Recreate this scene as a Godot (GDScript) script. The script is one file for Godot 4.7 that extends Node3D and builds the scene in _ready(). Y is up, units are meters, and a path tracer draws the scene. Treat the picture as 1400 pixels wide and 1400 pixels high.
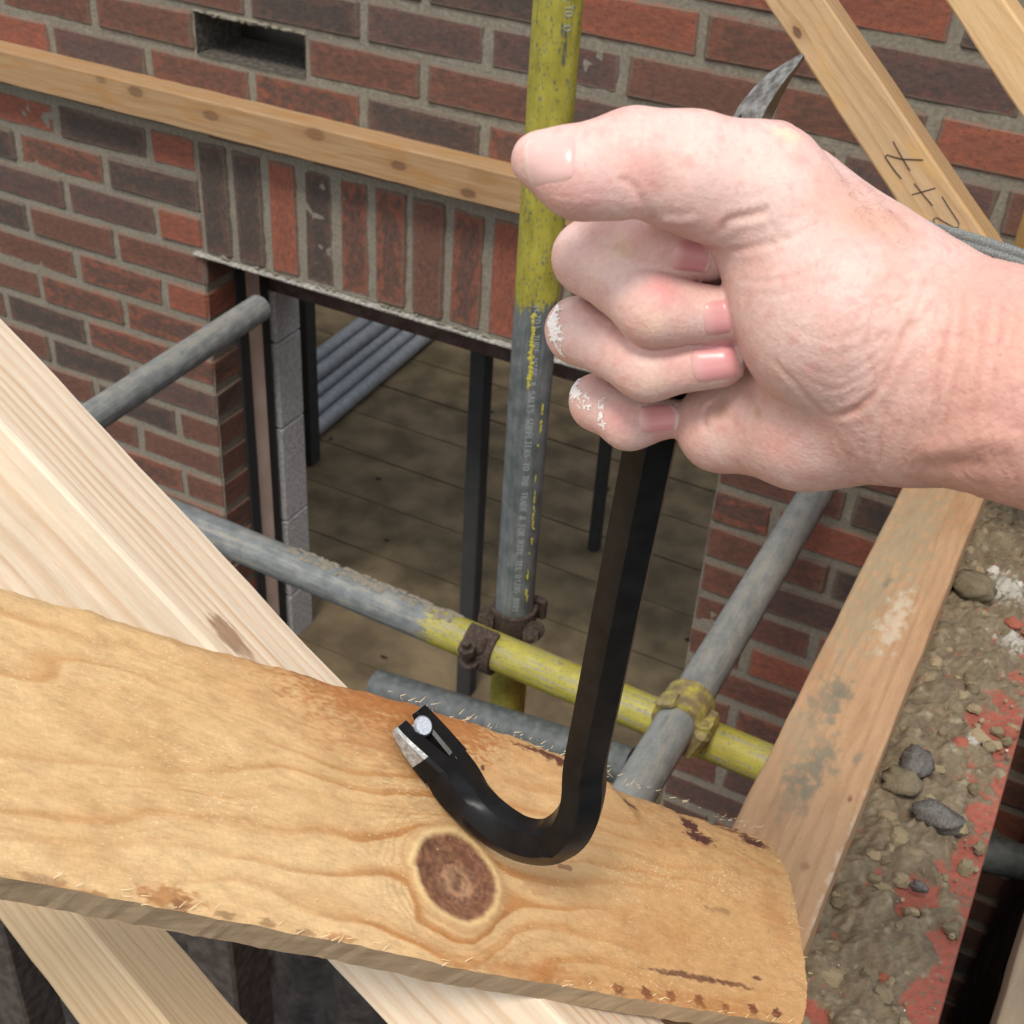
extends Node3D

var used := {}
var rng := RandomNumberGenerator.new()
var nz := {}
var M := {}

# ---------------------------------------------------------------- naming and nodes
func numbered(parent: Node, called: String) -> String:
	var key := str(parent.get_instance_id()) + called
	var n: int = used.get(key, 0)
	used[key] = n + 1
	return called if n == 0 else "%s_%03d" % [called, n]

func tag(o: Node, label: String, category: String, group := "") -> Node:
	o.set_meta("label", label)
	o.set_meta("category", category)
	if group != "":
		o.set_meta("group", group)
	return o

func thing(called: String, label: String, category: String, at := Vector3.ZERO, group := "") -> Node3D:
	var o := Node3D.new()
	o.name = numbered(self, called)
	add_child(o, true)
	o.position = at
	tag(o, label, category, group)
	return o

# a mesh whose points are given in the scene's metres, hung under a thing
func part(called: String, mesh: Mesh, mat: Material, parent: Node3D, at := Vector3.ZERO, kind := "") -> MeshInstance3D:
	var o := MeshInstance3D.new()
	o.name = numbered(parent, called)
	o.mesh = mesh
	o.material_override = mat
	parent.add_child(o, true)
	o.position = at
	if kind != "":
		o.set_meta("kind", kind)
	return o

func struct(called: String, mesh: Mesh, mat: Material, at := Vector3.ZERO) -> MeshInstance3D:
	return part(called, mesh, mat, self, at, "structure")

# ---------------------------------------------------------------- noise and textures
func noise(key: String, sd: int, freq: float, oct := 3, type := FastNoiseLite.TYPE_SIMPLEX_SMOOTH) -> FastNoiseLite:
	if not nz.has(key):
		var n := FastNoiseLite.new()
		n.seed = sd
		n.noise_type = type
		n.frequency = freq
		n.fractal_octaves = oct
		if oct < 2:
			n.fractal_type = FastNoiseLite.FRACTAL_NONE
		nz[key] = n
	return nz[key]

func ss(a: float, b: float, x: float) -> float:
	return smoothstep(a, b, x)

func lin(r: float, g: float, b: float) -> Color:
	return Color(r, g, b).linear_to_srgb()

func noise_tex(sd: int, freq: float, c0: Color, c1: Color, size := 256, oct := 4, mid = null, type := FastNoiseLite.TYPE_SIMPLEX_SMOOTH) -> NoiseTexture2D:
	var t := NoiseTexture2D.new()
	t.width = size
	t.height = size
	t.seamless = true
	var n := FastNoiseLite.new()
	n.seed = sd
	n.frequency = freq
	n.fractal_octaves = oct
	n.noise_type = type
	t.noise = n
	var g := Gradient.new()
	g.offsets = PackedFloat32Array([0.25, 0.75])
	g.colors = PackedColorArray([c0, c1])
	if mid != null:
		g.offsets = PackedFloat32Array([0.2, 0.5, 0.8])
		g.colors = PackedColorArray([c0, mid, c1])
	t.color_ramp = g
	return t

func bump_tex(sd: int, freq: float, strength: float, size := 256, oct := 4, type := FastNoiseLite.TYPE_SIMPLEX_SMOOTH) -> NoiseTexture2D:
	var t := NoiseTexture2D.new()
	t.width = size
	t.height = size
	t.seamless = true
	t.as_normal_map = true
	t.bump_strength = strength
	var n := FastNoiseLite.new()
	n.seed = sd
	n.frequency = freq
	n.fractal_octaves = oct
	n.noise_type = type
	t.noise = n
	return t

func mat(albedo, rough: float, normal: Texture2D = null, nscale := 1.0, tri := 0.0, metallic := 0.0) -> StandardMaterial3D:
	var m := StandardMaterial3D.new()
	if albedo is Texture2D:
		m.albedo_texture = albedo
	else:
		m.albedo_color = albedo
	m.roughness = rough
	m.metallic = metallic
	if normal:
		m.normal_enabled = true
		m.normal_texture = normal
		m.normal_scale = nscale
	if tri > 0.0:
		m.uv1_triplanar = true
		m.uv1_world_triplanar = true
		m.uv1_scale = Vector3(tri, tri, tri)
	return m

# sawn timber: growth rings along the length, fibres, knots given as Vector4(along, across, radius, darkness) in metres
func wood_tex(sd: int, w: int, h: int, lx: float, ly: float, early: Color, late: Color, rings: float, contrast: float, knots: Array, tint: Color, tint_amount: float) -> ImageTexture:
	var im := Image.create(w, h, false, Image.FORMAT_RGB8)
	var a := noise("wa%d" % sd, sd, 1.0, 3)
	var f := noise("wf%d" % sd, sd + 7, 1.0, 2)
	for j in h:
		var t := (j + 0.5) / h * ly
		for i in w:
			var s := (i + 0.5) / w * lx
			var q := t + a.get_noise_2d(s * 3.0, t * 22.0) * 0.006 + a.get_noise_2d(s * 9.0 + 40.0, t * 40.0) * 0.0012
			var dark := 0.0
			var halo := 0.0
			for k in knots:
				var dx: float = (s - k.x) * 0.55
				var dy: float = t - k.y
				var r := sqrt(dx * dx + dy * dy) + 1e-5
				var kr: float = k.z
				q -= dy * exp(-r * r / (kr * kr * 5.0)) * 0.75
				var rr := r + f.get_noise_2d(s * 300.0, t * 300.0) * kr * 0.2
				dark = maxf(dark, (1.0 - ss(kr * 0.6, kr * 0.85, rr)) * k.w)
				halo = maxf(halo, (1.0 - ss(kr * 0.7, kr * 2.2, rr)) * 0.5 * k.w)
			var ph := fposmod(q * rings + a.get_noise_2d(s * 1.3, 80.0) * 0.8, 1.0)
			var ring := ss(0.15, 0.85, ph) * (1.0 - ss(0.88, 1.0, ph))
			ring = pow(ring, 2.2) * (0.6 + 0.6 * a.get_noise_2d(s * 2.0 + 9.0, q * 150.0))
			var fib := f.get_noise_2d(s * 30.0, t * 1500.0) * 0.5 + f.get_noise_2d(s * 160.0 + 5.0, t * 2600.0) * 0.5
			var blot := a.get_noise_2d(s * 7.0 + 200.0, t * 30.0)
			var c := early.lerp(late, clampf(ring * contrast + halo, 0.0, 1.0))
			c = c.lerp(tint, clampf(ss(0.05, 0.55, blot) * tint_amount, 0.0, 1.0))
			c = c * (1.0 + fib * 0.13 + blot * 0.06)
			c = c.lerp(Color(0.10, 0.045, 0.02), dark)
			im.set_pixel(i, j, c.linear_to_srgb())
	return ImageTexture.create_from_image(im)

# ---------------------------------------------------------------- mesh building
func begin() -> SurfaceTool:
	var st := SurfaceTool.new()
	st.begin(Mesh.PRIMITIVE_TRIANGLES)
	return st

func tri3(st: SurfaceTool, a: Vector3, b: Vector3, c: Vector3, out_dir: Vector3, ua := Vector2.ZERO, ub := Vector2.ZERO, uc := Vector2.ZERO, na = null, nb = null, nc = null) -> void:
	var n := (c - a).cross(b - a)
	var flip := n.dot(out_dir) < 0.0
	n = n.normalized() * (-1.0 if flip else 1.0)
	var vs := [[a, ua, na], [c, uc, nc], [b, ub, nb]] if flip else [[a, ua, na], [b, ub, nb], [c, uc, nc]]
	for v in vs:
		st.set_normal(n if v[2] == null else v[2])
		st.set_uv(v[1])
		st.add_vertex(v[0])

func quad(st: SurfaceTool, a: Vector3, b: Vector3, c: Vector3, d: Vector3, out_dir: Vector3, ua := Vector2(0, 1), ub := Vector2(1, 1), uc := Vector2(1, 0), ud := Vector2(0, 0)) -> void:
	tri3(st, a, b, c, out_dir, ua, ub, uc)
	tri3(st, a, c, d, out_dir, ua, uc, ud)

# a box with chamfered edges: half sizes h along the axes of b; its front (+z of b) takes the whole texture, the rest takes strips of it
func cbox(st: SurfaceTool, c: Vector3, b: Basis, h: Vector3, ch: float, wob := 0.0, u0 := 0.0, u1 := 1.0) -> void:
	var p := {}
	for x in [-1, 1]:
		for y in [-1, 1]:
			for z in [-1, 1]:
				var jit := Vector3(rng.randf_range(-1, 1), rng.randf_range(-1, 1), rng.randf_range(-1, 1)) * wob
				var s := Vector3(x, y, z)
				for k in 3:
					var inset := Vector3(ch, ch, ch)
					inset[k] = 0.0
					p[[x, y, z, k]] = c + b * ((h - inset) * s + jit)
	var uv := func(x: int, y: int) -> Vector2: return Vector2(u1 if x > 0 else u0, 0.0 if y > 0 else 1.0)
	for k in 3:
		var i := (k + 1) % 3
		var j := (k + 2) % 3
		for s in [-1, 1]:
			var q := []
			var t := []
			for e in [[-1, -1], [1, -1], [1, 1], [-1, 1]]:
				var v := [0, 0, 0]
				v[k] = s
				v[i] = e[0]
				v[j] = e[1]
				q.append(p[[v[0], v[1], v[2], k]])
				if k == 2:
					t.append(uv.call(v[0], v[1]))
				elif k == 0:
					t.append(Vector2(lerpf(u0, u1, 0.5 + 0.16 * v[2] + 0.3 * s), 0.0 if v[1] > 0 else 1.0))
				else:
					t.append(Vector2(u1 if v[0] > 0 else u0, 0.5 + 0.2 * v[2]))
			var n := Vector3.ZERO
			n[k] = s
			quad(st, q[0], q[1], q[2], q[3], b * n, t[0], t[1], t[2], t[3])
		# the edges along axis k
		for si in [-1, 1]:
			for sj in [-1, 1]:
				var lo := [0, 0, 0]
				var hi := [0, 0, 0]
				lo[i] = si
				lo[j] = sj
				hi[i] = si
				hi[j] = sj
				lo[k] = -1
				hi[k] = 1
				var n2 := Vector3.ZERO
				n2[i] = si
				n2[j] = sj
				quad(st, p[[lo[0], lo[1], lo[2], i]], p[[hi[0], hi[1], hi[2], i]], p[[hi[0], hi[1], hi[2], j]], p[[lo[0], lo[1], lo[2], j]], b * n2, uv.call(lo[0], lo[1]), uv.call(hi[0], hi[1]), uv.call(hi[0], hi[1]), uv.call(lo[0], lo[1]))
	for x in [-1, 1]:
		for y in [-1, 1]:
			for z in [-1, 1]:
				var u: Vector2 = uv.call(x, y)
				tri3(st, p[[x, y, z, 0]], p[[x, y, z, 1]], p[[x, y, z, 2]], b * Vector3(x, y, z), u, u, u)

func box_mesh(size: Vector3, ch := 0.002, b := Basis(), at := Vector3.ZERO) -> ArrayMesh:
	var st := begin()
	cbox(st, at, b, size * 0.5, ch)
	return st.commit()

# a length of timber. a: one end of its leading arris, d: its direction, r / l: across its two leading faces, wr / wl their widths
func timber(a: Vector3, d: Vector3, r: Vector3, l: Vector3, wr: float, wl: float, length: float, rough := 0.0006, ch := 0.0022, sd := 1) -> ArrayMesh:
	var st := begin()
	var sect := []   # offset, v
	var v_of := func(x: float, side: int) -> float: return x
	var cr := [Vector2(0, 0), Vector2(wr, 0), Vector2(wr, wl), Vector2(0, wl)]
	for k in 4:
		var c: Vector2 = cr[k]
		var prev: Vector2 = (cr[(k + 3) % 4] - c).normalized()
		var next: Vector2 = (cr[(k + 1) % 4] - c).normalized()
		sect.append(c + prev * ch)
		sect.append(c + (prev + next) * ch * 0.35)
		sect.append(c + next * ch)
	var n := sect.size()
	var vv := []
	for p in sect:
		# texture rows: left face 0..0.5 (arris at 0.5), right face 0.5..1; the hidden faces mirror them
		var v: float
		if p.y <= ch * 1.01:
			v = 0.5 + 0.5 * p.x / wr
		elif p.x <= ch * 1.01:
			v = 0.5 - 0.5 * p.y / wl
		elif p.x >= wr - ch * 1.01:
			v = 1.0 - 0.5 * p.y / wl
		else:
			v = 0.5 * p.x / wr
		vv.append(v)
	var segs := maxi(2, int(length / 0.02))
	var ns := noise("timber%d" % sd, sd, 9.0, 2)
	var mid := r * wr * 0.5 + l * wl * 0.5
	for k in n:
		var k2 := (k + 1) % n
		for i in segs:
			var q := []
			var uvs := []
			for e in [[i, k], [i + 1, k], [i + 1, k2], [i, k2]]:
				var p: Vector2 = sect[e[1]]
				var s: float = length * e[0] / segs
				var w := 1.0 + ns.get_noise_3d(s * 1.5, p.x * 10.0, p.y * 10.0) * rough / 0.02
				q.append(a + d * s + mid + (r * p.x + l * p.y - mid) * w)
				uvs.append(Vector2(float(e[0]) / segs, vv[e[1]]))
			var pm: Vector2 = (sect[k] + sect[k2]) * 0.5
			quad(st, q[0], q[1], q[2], q[3], r * (pm.x - wr * 0.5) / wr + l * (pm.y - wl * 0.5) / wl, uvs[0], uvs[1], uvs[2], uvs[3])
	for e in [0.0, 1.0]:
		var c0: Vector3 = a + d * length * e + mid
		for k in n:
			var p1: Vector2 = sect[k]
			var p2: Vector2 = sect[(k + 1) % n]
			tri3(st, c0, a + d * length * e + r * p1.x + l * p1.y, a + d * length * e + r * p2.x + l * p2.y, d * (2.0 * e - 1.0), Vector2(0.5, 0.5), Vector2(0.5 + p1.x * 3.0, vv[k]), Vector2(0.5 + p2.x * 3.0, vv[(k + 1) % n]))
	return st.commit()

# a scaffold tube from a to b; u runs round it from the side that faces `front`, v along it
func tube_mesh(a: Vector3, b: Vector3, r: float, front: Vector3, bore := 0.82, segs := 28) -> ArrayMesh:
	var st := begin()
	var d := (b - a).normalized()
	var x := (front - d * front.dot(d)).normalized()
	var y := d.cross(x)
	var length := a.distance_to(b)
	var cuts := maxi(1, int(length / 0.05))
	for i in segs:
		var t0 := TAU * i / segs
		var t1 := TAU * (i + 1) / segs
		var n0 := x * cos(t0) + y * sin(t0)
		var n1 := x * cos(t1) + y * sin(t1)
		var u0 := float(i) / segs
		var u1 := float(i + 1) / segs
		for k in cuts:
			var v0 := float(k) / cuts
			var v1 := float(k + 1) / cuts
			var p0 := a + d * length * v0
			var p1 := a + d * length * v1
			tri3(st, p0 + n0 * r, p0 + n1 * r, p1 + n1 * r, n0, Vector2(u0, v0), Vector2(u1, v0), Vector2(u1, v1), n0, n1, n1)
			tri3(st, p0 + n0 * r, p1 + n1 * r, p1 + n0 * r, n0, Vector2(u0, v0), Vector2(u1, v1), Vector2(u0, v1), n0, n1, n0)
		for e in [[a, -d, 0.002], [b, d, 0.998]]:
			var c: Vector3 = e[0]
			var uv := Vector2(u0, e[2])
			quad(st, c + n0 * r, c + n1 * r, c + n1 * r * bore, c + n0 * r * bore, e[1], uv, uv, uv, uv)
			var deep: Vector3 = c - e[1] * 0.12
			quad(st, c + n0 * r * bore, c + n1 * r * bore, deep + n1 * r * bore, deep + n0 * r * bore, -n0, uv, uv, uv, uv)
	return st.commit()

func cyl(st: SurfaceTool, a: Vector3, b: Vector3, ra: float, rb: float, segs := 14) -> void:
	var d := (b - a).normalized()
	var x := d.cross(Vector3(0.31, 0.77, -0.55)).normalized()
	var y := d.cross(x)
	for i in segs:
		var n0 := x * cos(TAU * i / segs) + y * sin(TAU * i / segs)
		var n1 := x * cos(TAU * (i + 1) / segs) + y * sin(TAU * (i + 1) / segs)
		if segs > 8:
			tri3(st, a + n0 * ra, a + n1 * ra, b + n1 * rb, n0, Vector2.ZERO, Vector2.ZERO, Vector2.ZERO, n0, n1, n1)
			tri3(st, a + n0 * ra, b + n1 * rb, b + n0 * rb, n0, Vector2.ZERO, Vector2.ZERO, Vector2.ZERO, n0, n1, n0)
		else:
			quad(st, a + n0 * ra, a + n1 * ra, b + n1 * rb, b + n0 * rb, n0 + n1)
		tri3(st, a, a + n0 * ra, a + n1 * ra, -d)
		tri3(st, b, b + n0 * rb, b + n1 * rb, d)

# a bent strap round an axis through c: part of a thick ring from angle t0 to t1
func strap_ring(st: SurfaceTool, c: Vector3, axis: Vector3, front: Vector3, r0: float, r1: float, w: float, t0: float, t1: float, segs := 22) -> void:
	var d := axis.normalized()
	var x := (front - d * front.dot(d)).normalized()
	var y := d.cross(x)
	for i in segs:
		var a0 := lerpf(t0, t1, float(i) / segs)
		var a1 := lerpf(t0, t1, float(i + 1) / segs)
		var n0 := x * cos(a0) + y * sin(a0)
		var n1 := x * cos(a1) + y * sin(a1)
		var h := d * w * 0.5
		quad(st, c + n0 * r1 - h, c + n1 * r1 - h, c + n1 * r1 + h, c + n0 * r1 + h, n0)
		quad(st, c + n0 * r0 - h, c + n1 * r0 - h, c + n1 * r0 + h, c + n0 * r0 + h, -n0)
		quad(st, c + n0 * r0 - h, c + n1 * r0 - h, c + n1 * r1 - h, c + n0 * r1 - h, -d)
		quad(st, c + n0 * r0 + h, c + n1 * r0 + h, c + n1 * r1 + h, c + n0 * r1 + h, d)
		if i == 0:
			quad(st, c + n0 * r0 - h, c + n0 * r1 - h, c + n0 * r1 + h, c + n0 * r0 + h, -y)
		if i == segs - 1:
			quad(st, c + n1 * r0 - h, c + n1 * r1 - h, c + n1 * r1 + h, c + n1 * r0 + h, y)

# an uneven lump (stone, crumb)
func lump(st: SurfaceTool, c: Vector3, r: Vector3, sd: int, rings := 5, segs := 7, col = null) -> void:
	var ns := noise("lump", 77, 1.0, 2)
	var pt := func(i: int, j: int) -> Vector3:
		var th := PI * i / rings
		var ph := TAU * (j % segs) / segs
		var u := Vector3(sin(th) * cos(ph), cos(th), sin(th) * sin(ph))
		return c + u * r * (1.0 + 0.45 * ns.get_noise_3d(u.x * 1.3 + sd * 3.7, u.y * 1.3, u.z * 1.3 - sd))
	for i in rings:
		for j in segs:
			if col != null:
				st.set_color(col)
			var a: Vector3 = pt.call(i, j)
			var b: Vector3 = pt.call(i, j + 1)
			var e: Vector3 = pt.call(i + 1, j + 1)
			var f: Vector3 = pt.call(i + 1, j)
			if i > 0:
				tri3(st, a, b, e, (a + b + e) / 3.0 - c)
			if i < rings - 1:
				tri3(st, a, e, f, (a + e + f) / 3.0 - c)

# a smooth tube along points
func cord(st: SurfaceTool, pts: Array, r: float, segs := 8) -> void:
	var prev := []
	var up := Vector3(0.2, 0.9, 0.4)
	for i in pts.size():
		var a: Vector3 = pts[maxi(i - 1, 0)]
		var b: Vector3 = pts[mini(i + 1, pts.size() - 1)]
		var d := (b - a).normalized()
		var x := d.cross(up).normalized()
		var y := d.cross(x)
		var ring := []
		for k in segs:
			var n := x * cos(TAU * k / segs) + y * sin(TAU * k / segs)
			ring.append([pts[i] + n * r, n])
		if i > 0:
			for k in segs:
				var k2 := (k + 1) % segs
				var p0 = prev[k]
				var p1 = prev[k2]
				var p2 = ring[k2]
				var p3 = ring[k]
				tri3(st, p0[0], p1[0], p2[0], p0[1], Vector2.ZERO, Vector2.ZERO, Vector2.ZERO, p0[1], p1[1], p2[1])
				tri3(st, p0[0], p2[0], p3[0], p0[1], Vector2.ZERO, Vector2.ZERO, Vector2.ZERO, p0[1], p2[1], p3[1])
		prev = ring

# a grid of points (rows of equal length) as a smooth sheet; colours and uvs optional
func sheet(rows: Array, facing: Vector3, colors = null, uvs = null) -> ArrayMesh:
	var h := rows.size()
	var w: int = rows[0].size()
	var v := PackedVector3Array()
	var n := PackedVector3Array()
	var c := PackedColorArray()
	var u := PackedVector2Array()
	for j in h:
		for i in w:
			v.append(rows[j][i])
			var dx: Vector3 = rows[j][mini(i + 1, w - 1)] - rows[j][maxi(i - 1, 0)]
			var dy: Vector3 = rows[mini(j + 1, h - 1)][i] - rows[maxi(j - 1, 0)][i]
			var m := dx.cross(dy).normalized()
			n.append(m if m.dot(facing) > 0.0 else -m)
			if colors != null:
				c.append(colors[j][i])
			if uvs != null:
				u.append(uvs[j][i])
	var idx := PackedInt32Array()
	var q0: Vector3 = (rows[h / 2][w / 2 + 1] - rows[h / 2][w / 2]).cross(rows[h / 2 + 1][w / 2] - rows[h / 2][w / 2])
	var fl := q0.dot(facing) > 0.0     # clockwise seen from the front
	for j in h - 1:
		for i in w - 1:
			var a := j * w + i
			if fl:
				idx.append_array(PackedInt32Array([a, a + w, a + 1, a + 1, a + w, a + w + 1]))
			else:
				idx.append_array(PackedInt32Array([a, a + 1, a + w, a + 1, a + w + 1, a + w]))
	var arr := []
	arr.resize(Mesh.ARRAY_MAX)
	arr[Mesh.ARRAY_VERTEX] = v
	arr[Mesh.ARRAY_NORMAL] = n
	arr[Mesh.ARRAY_INDEX] = idx
	if colors != null:
		arr[Mesh.ARRAY_COLOR] = c
	if uvs != null:
		arr[Mesh.ARRAY_TEX_UV] = u
	var m := ArrayMesh.new()
	m.add_surface_from_arrays(Mesh.PRIMITIVE_TRIANGLES, arr)
	return m

func _ready() -> void:
	rng.seed = 4207
	# ------------------------------------------------------------ camera, sky, light, exposure
	var cam := Camera3D.new()
	cam.name = "camera"
	add_child(cam)
	cam.transform = Transform3D(Basis(Vector3(0.88555, 0.05585, -0.46117), Vector3(-0.30642, 0.81637, -0.48954), Vector3(0.34914, 0.57483, 0.74005)), Vector3(1.52721, 1.04897, 1.79257))
	cam.fov = 42.98298
	cam.near = 0.05
	cam.far = 200.0
	cam.current = true
	var lens := CameraAttributesPhysical.new()
	lens.frustum_focal_length = 30.47705
	lens.frustum_focus_distance = 0.5
	lens.frustum_near = 0.05
	lens.frustum_far = 200.0
	lens.exposure_aperture = 26.0
	lens.exposure_multiplier = 1.0
	cam.attributes = lens
	var env := Environment.new()
	env.background_mode = Environment.BG_SKY
	var sky := Sky.new()
	var sm := ProceduralSkyMaterial.new()
	sm.sky_top_color = Color(0.80, 0.83, 0.88)
	sm.sky_horizon_color = Color(0.90, 0.90, 0.89)
	sm.sky_curve = 0.3
	sm.ground_bottom_color = Color(0.22, 0.21, 0.20)
	sm.ground_horizon_color = Color(0.42, 0.41, 0.40)
	sky.sky_material = sm
	env.sky = sky
	env.background_energy_multiplier = 1.0
	env.tonemap_mode = Environment.TONE_MAPPER_LINEAR
	env.tonemap_exposure = 1.75
	env.sdfgi_enabled = true
	env.ssao_enabled = true
	env.ssil_enabled = true
	var we := WorldEnvironment.new()
	we.name = "world_environment"
	we.environment = env
	add_child(we)
	var sun := DirectionalLight3D.new()
	sun.name = "sun"
	sun.light_color = Color(1.0, 0.965, 0.92)
	sun.light_energy = 0.5
	sun.light_angular_distance = 14.0
	sun.shadow_enabled = true
	add_child(sun)
	sun.look_at_from_position(Vector3(0.2, 2.6, 1.35), Vector3.ZERO, Vector3.UP)

	materials()
	ground_and_room()
	added_slot_wall()
	brick_walls()
	opening()
	scaffold()
	carpentry()
	ledge()
	crowbar()
	person()

func materials() -> void:
	M.mortar = mat(noise_tex(31, 0.02, lin(0.185, 0.162, 0.122), lin(0.235, 0.21, 0.162), 512, 5), 0.95, bump_tex(32, 0.06, 6.0, 256, 4), 0.22, 10.0)
	M.black = mat(lin(0.022, 0.022, 0.022), 0.7)
	M.dark_post = mat(noise_tex(33, 0.02, lin(0.028, 0.029, 0.028), lin(0.036, 0.036, 0.035)), 0.95, null, 1.0, 3.0)
	M.steel_dark = mat(noise_tex(34, 0.03, lin(0.05, 0.022, 0.016), lin(0.075, 0.05, 0.04)), 0.7, bump_tex(35, 0.06, 3.0), 0.6, 3.0)
	M.rust = mat(noise_tex(36, 0.05, lin(0.024, 0.016, 0.012), lin(0.085, 0.055, 0.037), 256, 5), 0.85, bump_tex(37, 0.09, 6.0), 0.45, 14.0)
	M.galv = mat(noise_tex(38, 0.025, lin(0.070, 0.078, 0.077), lin(0.13, 0.138, 0.135), 512, 5, lin(0.095, 0.103, 0.100)), 0.6, bump_tex(39, 0.07, 2.5), 0.5, 5.0, 0.25)
	M.galv_bright = mat(noise_tex(138, 0.03, lin(0.20, 0.215, 0.23), lin(0.27, 0.29, 0.31), 512, 3), 0.5, null, 1.0, 2.0, 0.2)
	M.earth = mat(noise_tex(40, 0.02, lin(0.015, 0.013, 0.011), lin(0.05, 0.042, 0.034), 256, 5), 0.95, bump_tex(41, 0.05, 8.0), 1.0, 1.2)  # earth coloured near black so the pit looks shaded
	M.plastic = mat(noise_tex(42, 0.02, lin(0.026, 0.022, 0.020), lin(0.055, 0.047, 0.042), 256, 4), 0.65, bump_tex(43, 0.03, 4.0), 0.8, 3.0)  # the shade of the pit is put into this colour
	M.old_wood = mat(noise_tex(49, 0.03, lin(0.045, 0.036, 0.029), lin(0.085, 0.068, 0.055), 256, 5), 0.9, bump_tex(41, 0.05, 6.0), 0.2, 3.0)
	M.shaded_mortar = mat(noise_tex(50, 0.04, lin(0.055, 0.048, 0.039), lin(0.12, 0.105, 0.084), 256, 5), 0.95, bump_tex(32, 0.06, 6.0, 256, 4), 0.5, 8.0)  # darker copy of the mortar, shade of the recess put into its colour
	M.room = mat(lin(0.30, 0.27, 0.23), 0.95)
	M.block = mat(noise_tex(44, 0.04, lin(0.38, 0.372, 0.368), lin(0.50, 0.49, 0.485), 256, 5), 0.95, bump_tex(45, 0.09, 5.0), 0.8, 5.0)
	M.pink = mat(noise_tex(46, 0.01, lin(0.55, 0.41, 0.33), lin(0.64, 0.48, 0.39)), 0.7, null, 1.0, 3.0)
	M.flange = mat(noise_tex(47, 0.05, lin(0.26, 0.25, 0.21), lin(0.48, 0.46, 0.41)), 0.6, bump_tex(48, 0.08, 6.0), 1.0, 8.0)

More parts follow.
